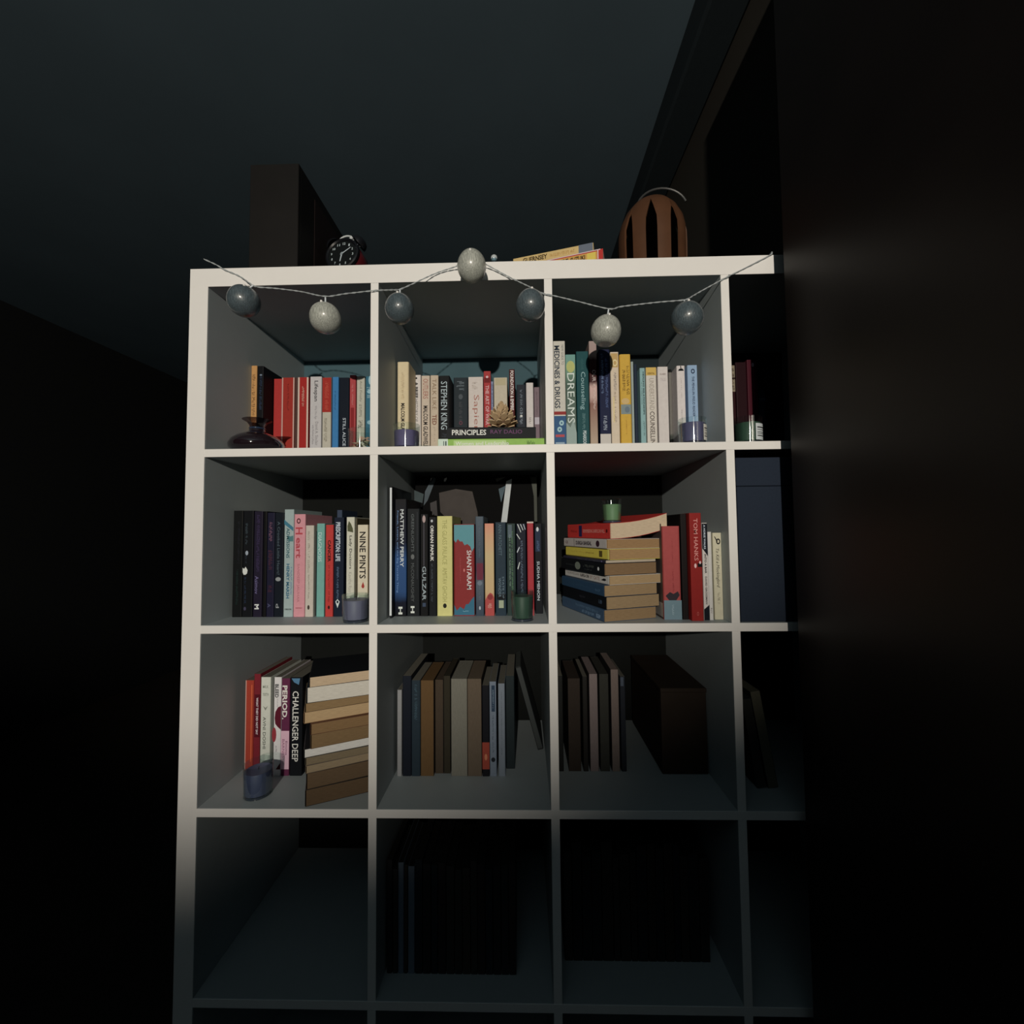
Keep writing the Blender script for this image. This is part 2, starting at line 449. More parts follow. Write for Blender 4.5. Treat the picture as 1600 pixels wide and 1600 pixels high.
std(686, 702.5, 587, 18, 0, (16,19,22), 'black book with large white capitals beside the beige books', [('t','STEPHEN KING',596,671,.58,(196,208,205),.48),('m',677,684,.4,(60,66,72))], d=17, hard=True)
Y = 24
std(705, 731, 590, Y, 0, (38,48,52), 'thick dark slate book with faint grey ornament standing behind the stack', [('m',596,600,.5,(130,140,142),.5),('m',602,604,.5,(130,140,142)),('m',607,609,.5,(130,140,142)),('o',620,.15,.7,(84,90,92),.5),('m',628,658,.22,(84,84,84),.5),('o',661,.12,.5,(120,60,74),.5,.6)], hard=True)
std(732, 755, 589, Y, 0, (228,210,192), 'thick cream book with a big reddish serif title behind the stack', [('t','Sapiens',617,684,.46,(186,112,92),.5,-.005),('m',597,609,.35,(200,180,160),.45)], hard=True)
std(756, 767, 580, Y, 0, (190,52,52), 'glossy red book with white title, left of the pine cone', [('t','THE ART OF WAR',602,664,.5,(236,180,172),.5,.02),('o',589,.18,.3,(245,200,195),.5),('b',590,598,(128,24,26),.1,.9)], coat=.6)
std(767.5, 771, 596, Y, 0, (150,156,180), 'very thin bluish-white booklet just right of the glossy red book', [('m',600,640,.5,(70,76,110))])
std(772, 793, 590, Y, 0, (212,194,162), 'blank cream book rising directly behind the pine cone', [('b',591,602,(200,182,138),.1,.9)])
std(796, 804.5, 577, Y, 0, (86,24,20), 'tall thin dark red book with white capitals, right of the pine cone', [('t','FOUNDATION & EMPIRE',579,641,.62,(240,222,206),.5,.03),('o',645,.15,.2,(240,220,200),.5)])
std(808, 821.5, 601, Y, 0, (36,42,50), 'dark grey-blue slim book with small white print near the end of the row', [('m',609,635,.3,(130,140,146),.5),('m',637,662,.32,(160,168,172),.5),('o',650,.14,.25,(235,235,230),.5)])
std(822.5, 834, 598, Y, 0, (224,210,196), 'plain white slim book, second from the second divider', [('m',651,662,.3,(150,136,126),.5)], rnd=.3)
std(835, 843.5, 605, Y, 0, (134,110,112), 'mauve-brown slim book with a pale block at its foot, touching the second divider', [('b',652,663,(200,186,186),.08,.92),('m',612,648,.2,(100,78,80))])

# stacked pair lying in front of them
def lying(px_right, py_bottom, Y, h, w_, d, z0, yaw, col, label, deco, k=1.0, hard=False, bend=0, cover=None, pages=PAGE, origin=None, cat='book', group=None, rnd=.18, tilt=0):
    """book on its back: spine faces -Y' and reads left to right; origin = right front corner"""
    o = at(px_right, py_bottom, Y) if origin is None else Vector(origin)
    r = thing('book', label, cat, (o.x, o.y if origin is not None else Y, z0), (tilt, -math.pi/2, yaw), group)
    KCUR[0] = k
    cm = cover if cover else mat(col, .55, k, .15, .1, 120, name='book_cover')
    book_parts(r, w_, d, h, cm, pages_mat(pages, k), deco, False, bend, hard, rnd)
    return r
h = 22.3; XRr = at(854.5, 690, 5.0).x
XRr = min(XRr, P-.8-.1)
lying(0, 0, 0, h, 2.35, 14.5, SH[0], math.radians(1.2), (150,192,76), 'bright lime green book lying flat at the bottom of the short stack', [
    ('b',20.2,22.25,(214,226,200),0,1), ('b',20.5,20.75,(40,60,60),.2,.8), ('b',21.0,21.15,(40,60,60),.2,.8),
    ('b',8.0,19.0,(190,216,128),.1,.85), ('t','Women and Leadership',18.6,7.4,.42,(236,240,214),.52,0.01,0.0), ('m',3.6,1.9,.45,(60,96,40),.55)], origin=(XRr, 5.0, 0))
lying(0, 0, 0, 18.8, 2.5, 14.0, SH[0]+2.38, math.radians(2.5), (20,24,28), 'black hardback lying on the green book, pine cone on top', [
    ('t','PRINCIPLES',17.7,10.5,.46,(236,238,236),.55,.02,0.0), ('t','RAY DALIO',9.6,2.9,.34,(118,66,104),.60,0.01,0.0)], origin=(XRr-1.7, 5.6, 0), hard=True)

# ---- first row, third compartment
Y = 10
std(865, 883.5, 533, Y, 0, (214,202,180), 'tall cream reference book with navy capitals and a blue foot, left of the third compartment', [('t','MEDICINES & DRUGS',540,638,.46,(40,54,68),.30,.02),('t','NEW GUIDE TO',539,570,.2,(130,128,118),.78),('b',643,648,(160,44,40),0,1),('b',650,702,(48,92,130),0,1),('o',661,.2,.6,(170,205,200),.62,.35),('o',671,.2,.6,(170,205,200),.45,.35),('b',679,683,(196,72,76),.1,.85),('b',691,694,(150,170,180),.1,.85)])
std(884.2, 900, 554, Y, 0, (92,120,100), 'green book with a yellow disc and widely spaced white capitals', [('o',573,.42,1.35,(190,190,104),.5),('t','DREAMS',583,661,.7,(226,232,222),.5),('p',[(0,702),(1,702),(1,676),(.7,655),(.4,668),(0,660)],(158,172,158))], cover=[(554,(110,160,145)),(578,(122,158,128)),(600,(78,100,82)),(655,(96,112,96)),(700,(140,156,140))])
std(901, 920, 549, Y, 0, (20,78,78), 'dark teal textbook with pale serif lettering', [('t','Counseling',581,640,.46,(156,190,184),.5,0),('m',560,576,.2,(50,104,100)),('m',646,670,.22,(110,150,144),.55),('t','PEARSON',673,696,.28,(215,222,214),.6,.02)], hard=True)
std(921, 933, 533, Y, 0, (150,118,106), 'tall mottled brown and rose book whose top reaches the hanging cream ball', [('t','OUR',578,596,.45,(214,190,176),.6,0),('m',600,640,.3,(236,206,186),.6)], cover=[(533,(176,150,136)),(556,(170,140,126)),(562,(64,26,26)),(596,(70,28,28)),(604,(222,176,160)),(622,(212,170,152)),(632,(150,100,84)),(690,(190,160,130))])
std(936.5, 953.5, 546, Y, 0, (24,32,62), 'navy book with a white foot, directly below the hanging cream ball', [('b',678,702,(214,200,182),.02,.98),('m',553,615,.2,(120,142,176),.30),('m',560,638,.22,(90,108,150),.68),('m',650,672,.3,(190,196,204),.5)])
std(954.5, 967.5, 550, Y, 0, (226,200,166), 'cream and gold-foil book between the navy and the yellow books', [('b',552,574,(206,164,92),.05,.9),('o',567,.3,.8,(240,214,150),.55,.6),('m',582,610,.3,(160,146,136),.55),('m',612,660,.25,(186,160,132),.5),('b',620,660,(240,210,140),.25,.38)])
std(969, 986.5, 553.5, Y, 0, (222,170,36), 'bright yellow paperback with slanting dark brown handwriting', [('m',572,618,.24,(96,62,20),.72),('m',578,612,.24,(96,62,20),.35),('b',632,647,(134,146,140),.05,.95),('o',627,.36,.7,(220,180,110),.45),('o',640,.22,.7,(110,124,130),.6),('m',655,680,.1,(196,140,30),.5)], rnd=.35)
std(987, 990.8, 565, Y, 0, (164,172,160), 'very thin pale grey book against the yellow paperback')
std(991.5, 996.5, 569, Y+2, 0, (36,48,62), 'thin navy book in the gap right of the yellow paperback')
std(998, 1009, 575, Y, 0, (142,178,170), 'slim pale aqua book with dark spaced capitals', [('t','HEALING RELATIONSHIPS',581,648,.26,(34,50,52),.66,.03),('m',597,632,.14,(80,104,102),.3),('m',658,682,.2,(60,84,84),.62)])
std(1010.5, 1026.5, 574, Y, 0, (222,206,184), 'cream book with a yellow top and tall lettering running to its foot', [('b',574,586.5,(222,178,76),0,1),('h','ESSENTIAL',583.5,.45,.7,(140,100,30)),('t','UNDERSTAND',591,641,.46,(176,160,140),.52),('t','COUNSELLING',643,700,.46,(92,78,70),.52,.01)])
std(1028.8, 1045, 573, Y, 0, (222,206,190), 'cream book with only a small heading, between two cream books', [('h','CLASSIC',584.5,.35,.6,(150,126,116)),('h','TALES',593,.7,.5,(200,184,172))])
std(1046, 1051, 577, Y+3, 0, (120,112,100), 'thin taupe book in shadow behind the lavender candle side')
std(1051.5, 1071.5, 571.5, Y, 0, (226,210,196), 'white book with a black bird emblem at its head', [('p',[(.15,579.5),(.9,579.5),(.72,576),(.58,576),(.55,571.8),(.45,571.8),(.47,576),(.3,576.5)],(20,20,22)),('m',592,622,.1,(176,160,146),.52),('m',640,656,.08,(120,106,98),.5)])
std(1075.5, 1091, 570.5, Y, 0, (150,174,194), 'pale blue book with a dark oval emblem, last before the third divider', [('o',580,.2,.55,(34,48,72),.55,.55),('t','THE PENGUIN FREUD READER',588,651,.24,(40,56,84),.55,.01),('b',690,700,(200,210,220))])

# ---- first row, fourth compartment
Y = 15
std(1141, 1150, 571, Y, 0, (48,16,20), 'maroon book with a cream label at its head, just right of the third divider', [('b',571,612,(150,132,104),.05,.95),('m',576,608,.6,(50,34,26),.5),('b',590,592.5,(40,20,18),.05,.95)])
std(1151, 1168, 566, Y, 0, (44,14,20), 'wide dark maroon book behind the green candle on the top shelf', [], k=.9)
std(1169, 1185, 562, Y, 0, (78,18,32), 'glossy burgundy book, tallest in the fourth compartment', [('b',576,625,(120,34,52),.55,.68),('o',570,.12,.5,(220,190,190),.55)], coat=.8)
std(1188, 1198, 609, Y, 0, (30,38,48), 'short slate blue book at the right end of the top shelf', [('b',622,626,(70,80,92)),('m',640,660,.3,(54,64,80))])

# ---- second row, first compartment
Y = 8
std(364, 379, 798, Y, 1, (16,18,18), 'black book with faint green print, leftmost on the second shelf', [('m',815,880,.2,(40,40,46),.6),('m',890,945,.2,(30,54,48),.5)], k=1)
std(379.5, 395.5, 798, Y, 1, (15,17,20), 'black book with a white owl emblem in the middle of its spine', [('m',818,850,.2,(70,82,86),.35),('p',[(.02,887),(.16,889),(.3,885.5),(.44,889),(.5,891),(.45,896),(.3,898),(.12,898),(.02,894)],(226,222,206)),('o',864,.14,.5,(160,166,170),.4),('m',868,880,.1,(60,70,80),.35),('m',902,942,.16,(44,60,84),.3),('o',951,.12,.4,(70,64,84),.3)])
std(396.5, 410, 799, Y, 1, (34,27,44), 'dark purple book with a white letter mark at its foot', [('m',805,895,.35,(68,52,86),.5),('t','Asimov',900,928,.4,(120,108,148),.4),('t','M',952,944,.5,(226,222,210),.45,.04)])
std(411, 416.5, 799, Y, 1, (13,13,14), 'very narrow black filler for the dark gap beside the dark purple book')  # black slab stands in for the shade in a gap
std(417, 428.5, 801, Y, 1, (30,28,48), 'indigo book with dusty pink lettering', [('m',816,845,.4,(140,92,110),.5),('m',860,890,.5,(90,46,60),.5),('m',915,925,.5,(84,40,52),.5),('t','A',949,943,.4,(90,90,120),.4)])
std(429, 443, 801, Y, 1, (18,25,33), 'blue-black book with a pale round emblem, left of the pale green book', [('t','A Crooked Little Heart?',815,898,.3,(84,98,104),.45),('o',905,.3,.45,(150,152,146),.45),('t','b',950,943,.35,(150,150,146),.4,.02)])
std(443.8, 458.6, 796, Y, 1, (166,180,170), 'pale grey-green book with teal capitals and a blue slash', [('p',[(0,812),(.95,824),(.95,830),(0,819)],(60,124,140)),('p',[(.45,839),(.95,837),(.95,846),(.5,846)],(80,130,126)),('t','ADMISSIONS',825,872,.34,(48,100,104),.42,.02),('t','HENRY MARSH',881,935,.32,(44,104,126),.45,.03),('m',886,930,.14,(100,120,160),.8),('h','ORION',952,.35,.7,(60,66,66))])
std(459.2, 476.6, 803.5, Y, 1, (226,148,150), 'pink book with a large red title and dark oval emblem', [('o',814,.18,.6,(90,40,44),.4,.55),('t','H',824,835,.62,(196,64,72),.45,.02),('t','eart',840,872,.42,(190,66,76),.4,.02),('t','SANDEEP JAUHAR',881,941,.26,(190,116,120),.4),('h','ONEWORLD',950,.3,.6,(190,100,106))])
std(477, 489.8, 821, Y, 1, (208,192,170), 'cream book with faint grey title, right of the pink book', [('m',830,895,.24,(168,152,132),.4),('m',898,935,.14,(140,126,110),.45),('o',949,.14,.5,(70,58,48),.45)])
std(490.5, 494, 830, Y+1, 1, (50,62,62), 'thin dark teal book between the cream and the mint books')
std(494.6, 506.8, 818, Y, 1, (118,176,158), 'mint green slim book with white capitals', [('t','DIAGNOSIS',832,878,.46,(196,222,208),.42,.01)])
std(508.4, 520.4, 820, Y, 1, (206,52,46), 'bright red book with black capitals on the second shelf', [('t','CANCER',844,878,.4,(44,16,16),.5,.03),('m',882,940,.2,(140,32,30),.5),('o',949,.14,.4,(60,18,18),.5)])
std(521.5, 537, 808.5, Y, 1, (22,32,48), 'navy book with bold white outlined capitals, next to the red one', [('t','PRESCRIPTION: LIFE',816,877,.46,(206,212,214),.42,.03),('m',886,935,.2,(104,124,148),.42),('p',[(.2,940),(.42,936),(.64,940),(.42,950)],(220,224,224)),('o',940.5,.1,.3,(20,30,46),.42)])
std(526, 534, 797, Y+15, 1, (62,74,92), 'greyish blue book peeping up behind the navy book', [], d=10)
std(541, 553.6, 808, Y, 1, (218,210,182), 'ivory book with an olive leaf at its head', [('p',[(.15,830),(.85,832),(.8,826),(.55,818),(.3,814),(.12,822)],(92,92,60)),('t','Lady Doctors',837,889,.4,(52,50,44),.5,.01),('t','Kavitha Rao',894,925,.4,(176,168,148),.5)])
std(554.2, 557.6, 810, Y+1, 1, (104,90,64), 'narrow olive-brown book between two ivory books')
std(558.4, 574.6, 820, Y, 1, (230,212,176), 'ivory book with two bold black words and a red drop', [('t','NINE PINTS',831,904,.6,(30,28,28),.5,.015),('p',[(.4,916),(.48,919),(.62,919),(.7,916),(.56,909)],(180,52,42))])
std(577, 585, 815, Y, 1, (196,158,66), 'golden yellow book pressed against the first divider, second shelf', [('m',825,900,.3,(120,90,40),.4)])

# ---- second row, second compartment
Y = 8
std(609, 612.2, 760, 6, 1, (30,31,34), 'tall black magazine with a white spine at the left of the middle compartment', [('b',762,962,(224,222,214),0,1)], d=16, coat=.1)
std(613.4, 635, 780, Y, 1, (16,18,24), 'black and blue memoir with tall white capitals', [('t','MATTHEW PERRY',796,886,.30,(220,222,222),.62,.02),('t','Friends, Lovers, and the Big Terrible Thing',798,926,.17,(120,160,204),.24),('t','H',960,948,.34,(230,230,226),.5,.04)], cover=[(780,(18,18,22)),(850,(24,30,48)),(875,(44,84,132)),(925,(40,78,122)),(942,(16,22,40)),(970,(14,15,18))], hard=True)
std(636, 655.5, 795, Y, 1, (26,30,32), 'charcoal hardback with widely spaced grey capitals', [('t','GREENLIGHTS',803,862,.22,(104,108,104),.45),('o',870,.14,.55,(112,112,106),.45),('t','McCONAUGHEY',880,940,.24,(98,100,96),.45),('t','H',958,947,.3,(230,230,226),.45,.04),('b',800,905,(58,60,64),.8,.84)], hard=True)
std(656.5, 669, 803.5, Y, 1, (15,16,18), 'black book with a pale vertical streak and silver serif capitals', [('t','GULZAR',885,938,.46,(176,186,184),.5,.01),('b',804,884,(70,66,70),.38,.55),('o',811,.2,.8,(190,160,150),.48),('b',942,948,(60,74,94),.3,.7)])
std(670, 682, 808, Y, 1, (20,23,26), 'black slim book with bold white capitals left of the yellow book', [('t','ORHAN PAMUK',821,877,.42,(236,236,230),.42,.03),('m',881,940,.2,(84,92,98),.42),('o',814,.15,.3,(200,200,196),.4)])
std(683, 706.8, 806.5, Y, 1, (224,212,124), 'thick pale yellow book with olive capitals and a small black emblem', [('t','THE GLASS PALACE',812,882,.3,(176,168,88),.5),('t','AMITAV GHOSH',887,940,.3,(172,164,86),.5),('o',946.5,.12,.5,(34,34,26),.5),('b',945,948,(200,190,110),.42,.58)])
std(709, 741.5, 819, Y, 1, (150,42,42), 'very thick teal and red book with white title, centre of the second shelf', [('p',[(.02,820),(.98,820),(.98,856),(.88,862),(.8,854),(.66,850),(.52,852),(.42,846),(.3,846),(.2,842),(.1,848),(.02,844)],(92,156,158)),('p',[(.02,961),(.98,961),(.98,932),(.86,936),(.7,944),(.58,944),(.48,952),(.3,948),(.14,954),(.02,945)],(48,112,132)),('t','SHANTARAM',860,921,.22,(236,224,214),.74,.01),('o',891,.035,.35,(230,130,120),.5),('m',870,910,.04,(196,80,80),.32),('m',953,955,.4,(150,196,206),.5)], rnd=.3)
std(743, 755.8, 807, Y, 1, (70,84,94), 'grey-blue book with a crimson patch low on the spine', [('b',880,906,(120,42,62),.15,.9),('o',911,.3,.5,(120,128,136),.5),('m',815,870,.2,(96,112,120),.5),('m',915,940,.14,(110,124,130),.5),('o',950,.1,.4,(190,196,196),.5)], cover=[(807,(76,90,98)),(870,(62,76,88)),(892,(86,52,70)),(912,(88,98,106)),(960,(60,72,84))])
std(757.4, 772, 818, Y, 1, (218,174,122), 'peach and sand coloured book with a red foot', [('p',[(.02,961),(.98,961),(.98,934),(.8,928),(.55,926),(.3,930),(.02,938)],(190,72,66)),('o',933,.28,.6,(150,50,50),.55),('m',943,952,.4,(230,170,150),.5)], cover=[(818,(232,142,110)),(835,(224,164,118)),(870,(214,184,126)),(925,(214,176,120)),(960,(190,76,68))])
std(774, 790.6, 816, Y, 1, (38,56,66), 'slate teal book with thin capitals and a small cream square at its foot', [('t','ANN PATCHETT',819,868,.3,(96,118,124),.45),('t','STATE OF',901,935,.18,(116,136,142),.72),('t','WONDER',903,933,.26,(116,136,142),.4),('b',938,950,(170,176,140),.3,.75),('b',928,937,(14,18,22),.1,.95)])
std(792, 805.6, 818, Y, 1, (44,62,56), 'dark green book with fine light green print', [('m',830,922,.16,(100,148,96),.62),('m',835,915,.12,(150,176,150),.36),('b',820,840,(90,104,108),.15,.6)])
std(807, 822.4, 818, Y, 1, (20,26,40), 'black book scored with white scratch marks at its head', [('p',[(.1,819),(.2,819),(.5,831),(.45,832)],(224,226,226)),('p',[(.4,819),(.48,819),(.72,828),(.68,829)],(224,226,226)),('p',[(.7,819),(.78,819),(.95,827),(.9,828)],(200,204,206)),('p',[(.02,835),(.08,834),(.4,842),(.36,843)],(224,226,226)),('p',[(.05,862),(.3,854),(.34,856),(.1,864)],(210,214,216)),('p',[(.1,888),(.3,878),(.36,879),(.16,890)],(224,226,226)),('m',845,925,.2,(110,124,140),.55)])
std(824, 834, 815, Y, 1, (184,44,54), 'glossy red slim book above the green candle on the second shelf', [('b',815,817.5,(214,190,170),0,1)], coat=.7)
std(835.5, 847.6, 818, Y+2, 1, (15,18,24), 'black book with white capitals, last before the second divider on the second shelf', [('b',826,862,(34,48,70),.1,.75),('m',845,860,.3,(90,110,140),.45),('o',827,.16,.5,(220,220,226),.4),('t','SUDHA MENON',877,938,.34,(206,214,214),.45,.01)])

# art print leaning at the back of that compartment
fr = thing('art_print', 'dark glossy poster of abstract brown and white shapes standing behind the middle books', 'poster', (17.6, 24.0, SH[1]))
MB().box(-15.4, 15.4, 0, .5, .02, 32.2, .08).build('board', mat((9,9,9), .7, 1, .08, .1, 30, name='black_print'), fr)
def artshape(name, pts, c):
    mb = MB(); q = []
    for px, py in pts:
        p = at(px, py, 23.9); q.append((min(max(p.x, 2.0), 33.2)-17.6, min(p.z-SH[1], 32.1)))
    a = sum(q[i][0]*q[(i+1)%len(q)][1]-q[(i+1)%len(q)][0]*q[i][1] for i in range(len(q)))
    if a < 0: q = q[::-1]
    mb.prism(q, -.03, -.06, 1).build(name, mat(c, .6, .75, .15, .35, 25, name='print_and_highlight'), fr)
artshape('print_shape', [(686,770),(712,764),(738,768),(746,800),(748,826),(728,826),(700,812),(688,800)], (84,74,66))
artshape('print_shape', [(664,768),(676,745),(681,748),(668,782),(662,790)], (96,106,108))
artshape('print_shape', [(672,786),(682,782),(684,812),(674,812)], (84,78,74))
artshape('print_shape', [(638,766),(662,772),(660,786),(640,782)], (76,88,86))
artshape('white_bar', [(791,752),(800,748),(792,816),(783,816)], (232,232,228))
artshape('print_shape', [(774,748),(791,745),(776,753)], (110,108,94))
artshape('print_shape', [(779,764),(790,759),(783,785)], (98,118,122))
artshape('print_shape', [(829,746),(840,745),(841,815),(835,815),(834,775)], (92,92,78))
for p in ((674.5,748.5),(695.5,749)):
    artshape('highlight_spot', [(p[0]-2,p[1]+3),(p[0]-1.5,p[1]-1),(p[0]+2.5,p[1]-3),(p[0]+2.5,p[1]),(p[0],p[1]+3.5)], (245,245,240))  # small bright highlights laid on as flat white shapes

# ---- second row, third compartment: the stack
def Zc(y): return at(950, y, .8).z
lv = [(972,953),(952,932),(931,913),(912,897.5),(897,878),(877.3,872.3),(870.8,854),(852.5,837),(836,811)]
zz = SH[1]
spec = [
 ((62,84,104), 'faded blue paperback at the very bottom of the tall leaning stack', 943, 19.5, 12.0, -71, (150,118,78)),
 ((18,19,22), 'black paperback second from the bottom of the tall stack', 947, 19.5, 12.4, -70, (158,128,88)),
 ((44,72,94), 'blue paperback third from the bottom of the tall stack', 944, 19.8, 12.2, -71, (160,128,86)),
 ((206,196,180), 'white paperback in the middle of the tall stack with a black fish-like emblem', 952, 20.2, 12.2, -71, (176,142,96)),
 ((22,24,26), 'black paperback with a pale disc on its spine, above the stacked white one', 945, 19.6, 12.2, -70, (136,104,68)),
 ((50,46,60), 'thin dark booklet lying just beneath the yellow paperback', 947, 19.0, 11.8, -70, (190,170,140)),
 ((226,202,52), 'yellow paperback near the top of the tall stack', 953, 20.0, 12.4, -71, (172,132,82)),
 ((196,184,170), 'grey-white paperback directly under the big red book', 949, 19.8, 13.2, -71, (164,124,78)),
 ((214,44,36), 'big red paperback with curling pages on top of the tall stack', 955, 20.5, 13.2, -72.5, (216,186,146))]
dk = [
 [('m',3.0,1.2,.3,(150,176,196),.35),('m',9.5,4.0,.25,(120,150,170),.3),('m',12.5,2.5,.22,(96,126,146),.7)],
 [('m',3.0,1.8,.3,(90,110,130),.5),('m',11,8.5,.15,(60,60,64),.5)],
 [('m',3.5,1.5,.2,(80,116,140),.45),('m',14,6,.12,(56,88,110),.5)],
 [('t','NORWEGIAN',19.0,12.8,.3,(150,140,128),.5,.01,0.0),('t','KAFKA ON',12.2,8.2,.4,(60,50,46),.5,.03,0.0),('t','BY GATE',7.6,3.6,.42,(160,120,106),.5,.0,0.0),('p',[(.4,3.0),(.62,2.0),(.62,1.4),(.5,.9),(.35,1.6)],(30,26,26))],
 [('o',11.2,.36,1.3,(120,126,108),.5,0),('m',8.5,4.2,.2,(90,94,84),.6),('m',8.2,5,.14,(70,74,70),.3),('o',2.2,.16,.35,(226,224,214),.5,0),('m',17,13,.14,(60,64,62),.5)],
 [('m',12,2,.4,(86,92,84),.5),('o',1.4,.25,.25,(120,110,140),.5,0)],
 [('m',17,6.2,.16,(206,178,60),.5),('m',10,6.0,.12,(150,120,40),.5),('b',2.6,3.9,(96,80,30),.2,.8),('b',0,.5,(240,222,100),.02,.98)],
 [('b',14.2,14.4,(90,70,64),.1,.95),('t','DURGA BANSAL',13.4,6.0,.46,(70,60,62),.5,.04,0.0),('o',3.4,.34,.75,(60,36,44),.5,0),('m',19,17.6,.4,(120,84,80),.5)],
 [('b',12.6,14.2,(44,40,84),.1,.9),('m',18.6,15.2,.14,(110,22,20),.5),('t','REMEMBERING BABYLON HILL',12.0,2.0,.24,(240,170,150),.5,.0,0.0),('o',1.2,.12,.35,(96,16,16),.5,0)]]
STK = []
for i, ((yb, yt), (c, lb, px, hh, dd_, yaw, pc)) in enumerate(zip(lv, spec)):
    th = max(.45, Zc(yt)-Zc(yb))
    o = at(px, 930, .8)
    r = lying(0,0,0, hh, th, dd_, zz, math.radians(yaw), c, lb, dk[i], origin=(o.x, .9, 0), bend=(2.0 if i == 8 else 0), pages=pc, rnd=.22)
    zz += th + .04
ZTOP3 = zz
Y = 3
# leaning pair and the books right of the stack
std(1036, 1063.5, 822, Y, 1, (176,70,66), 'broad rose-red book with a grey-blue foot, right of the tall stack', [('p',[(.1,931),(.35,925),(.55,928),(.8,924),(.9,930),(.7,938),(.3,938)],(52,44,48)),('b',938,970,(112,136,140),0,1),('m',842,880,.06,(160,56,56),.55),('m',890,925,.08,(150,48,50),.55),('m',945,960,.1,(160,180,180),.5),('L',.5,14.8,.05,19.2,(96,84,76)),('L',.5,14.6,.4,3.2,(190,176,160)),('L',9,11,1.4,2.4,(40,36,34))], d=15, rnd=.4)
std(1064.5, 1074, 803, Y+.2, 1, (24,18,18), 'dark brown book filling the shaded gap between the rose-red and deep red books', [])  # dark slab stands in for shading, hiding the red book's lit side
std(1075, 1097, 801.5, 1.8, 1, (150,24,20), 'tall deep red hardback with pink spaced capitals', [('t','TOM HANKS',810,876,.34,(224,140,126),.5,.01),('b',880,886,(14,12,14),.6,.98),('o',879,.08,.3,(240,200,190),.8,0),('o',884,.1,.45,(240,190,180),.4,0),('o',959,.08,.4,(190,80,70),.5,.6)], hard=True)
std(1098, 1106.5, 817, 2.5, 1, (214,200,184), 'slim book split between a black head, white middle and black foot', [('p',[(.02,818),(.98,818),(.98,869),(.02,857)],(18,22,30)),('t','A HORSE WALKS',820,858,.34,(206,212,214),.45,.02),('t','INTO A BAR',866,896,.36,(40,38,40),.5,.03),('t','DAVID GROSSMAN',901,944,.34,(70,62,60),.5,.02),('p',[(.02,969),(.98,969),(.98,945),(.02,952)],(18,22,30))])
std(1107, 1113.2, 831, 2.5, 1, (216,206,190), 'plain thin white book between the split-coloured and cream books', [('m',950,958,.4,(120,104,96),.5)])
std(1115, 1131, 832.5, 3, 1, (212,198,160), 'cream book with black looping handwriting beside the third divider, second shelf', [('o',846,.24,.6,(26,24,24),.62,.55),('p',[(.16,838),(.24,838),(.55,845),(.5,848)],(26,24,24)),('t','To Kill a Mockingbird',857,918,.44,(66,60,52),.45,0,.3),('m',926,944,.3,(160,146,118),.5)])

# ---- second row, fourth compartment: fabric box
xb0, xb1 = 2*P+.8+.5, 3*P-.8-.5
bx = thing('storage_box', 'slate blue fabric storage box filling the compartment at the right end of the second shelf', 'box', ((xb0+xb1)/2, 19, SH[1]))
fb = mat((40,47,57), .85, 1, .1, .12, 300, bump=.3, name='slate_fabric')
hw = (xb1-xb0)/2
MB().box(-hw, hw, -18.4, -17.8, .05, 26.3, .1).build('front_panel', fb, bx)
MB().box(-hw, hw, 17.6, 18.2, .05, 32.0, .1).build('rear_panel', fb, bx)
for s in (-1, 1): MB().box(min(s*hw, s*(hw-.6)), max(s*hw, s*(hw-.6)), -17.8, 17.6, .05, 32.0, .05).build('side_panel', fb, bx)
MB().box(-hw+.6, hw-.6, -17.8, 17.6, .05, .5).build('base', fb, bx)
MB().box(-hw, hw, -18.35, -17.8, 26.4, 32.0, .1).build('lid_flap', fb, bx)

# ---- third row, first compartment
Y = 11; KD = 1.25
std(383, 395.6, 1063, Y, 2, (160,50,28), 'orange-red book with a pale left edge, leftmost on the third shelf', [('b',1063,1202,(200,150,130),0,.1),('b',1070,1190,(210,90,40),.72,.82)], pbot=1130, k=KD)
std(396, 406, 1053, Y, 2, (120,26,36), 'maroon book with a white title panel beside the orange-red one', [('b',1085,1152,(84,12,24),.15,.95),('t','WHAT THEY DID NOT SAY',1090,1148,.34,(236,196,196),.55,.02)], pbot=1130, k=KD)
std(406.8, 422, 1058, Y, 2, (200,196,174), 'off-white book behind the blue-grey candle on the third shelf', [('h','MILK',1073,.6,.6,(150,150,130)),('h','TEETH',1085,.6,.6,(140,140,122)),('p',[(.25,1103),(.5,1106),(.75,1103),(.5,1110)],(130,128,112)),('t','AVNI DOSHI',1120,1170,.3,(96,98,86),.42,.01)], pbot=1130, k=KD)
std(423, 426.5, 1060, Y+1, 2, (110,112,106), 'thin grey book between two white spines on the third shelf', [], pbot=1130, k=KD)
std(427.4, 438.8, 1058, Y, 2, (212,202,192), 'white book with two dark red blots', [('t','BLEED',1069,1090,.5,(60,60,58),.4,.03),('m',1092,1104,.1,(120,116,110),.5),('p',[(1,1103),(.6,1105),(.25,1112),(.15,1122),(.25,1131),(.6,1136),(1,1140)],(92,18,36)),('o',1148,.3,1.6,(150,44,52),.1,0),('m',1165,1180,.2,(150,140,136),.4),('p',[(.4,1202),(1,1202),(1,1192)],(80,16,30))], pbot=1130, k=KD)
std(439.4, 452, 1060, Y, 2, (96,36,64), 'plum and pink book with one white capital word and full stop', [('b',1142,1202,(216,168,176),0,1),('t','PERIOD.',1071,1124,.62,(236,214,218),.42,.03),('t','Emma',1158,1180,.24,(130,70,100),.68),('t','BARNES',1155,1184,.3,(150,90,114),.3)], pbot=1130, k=KD)
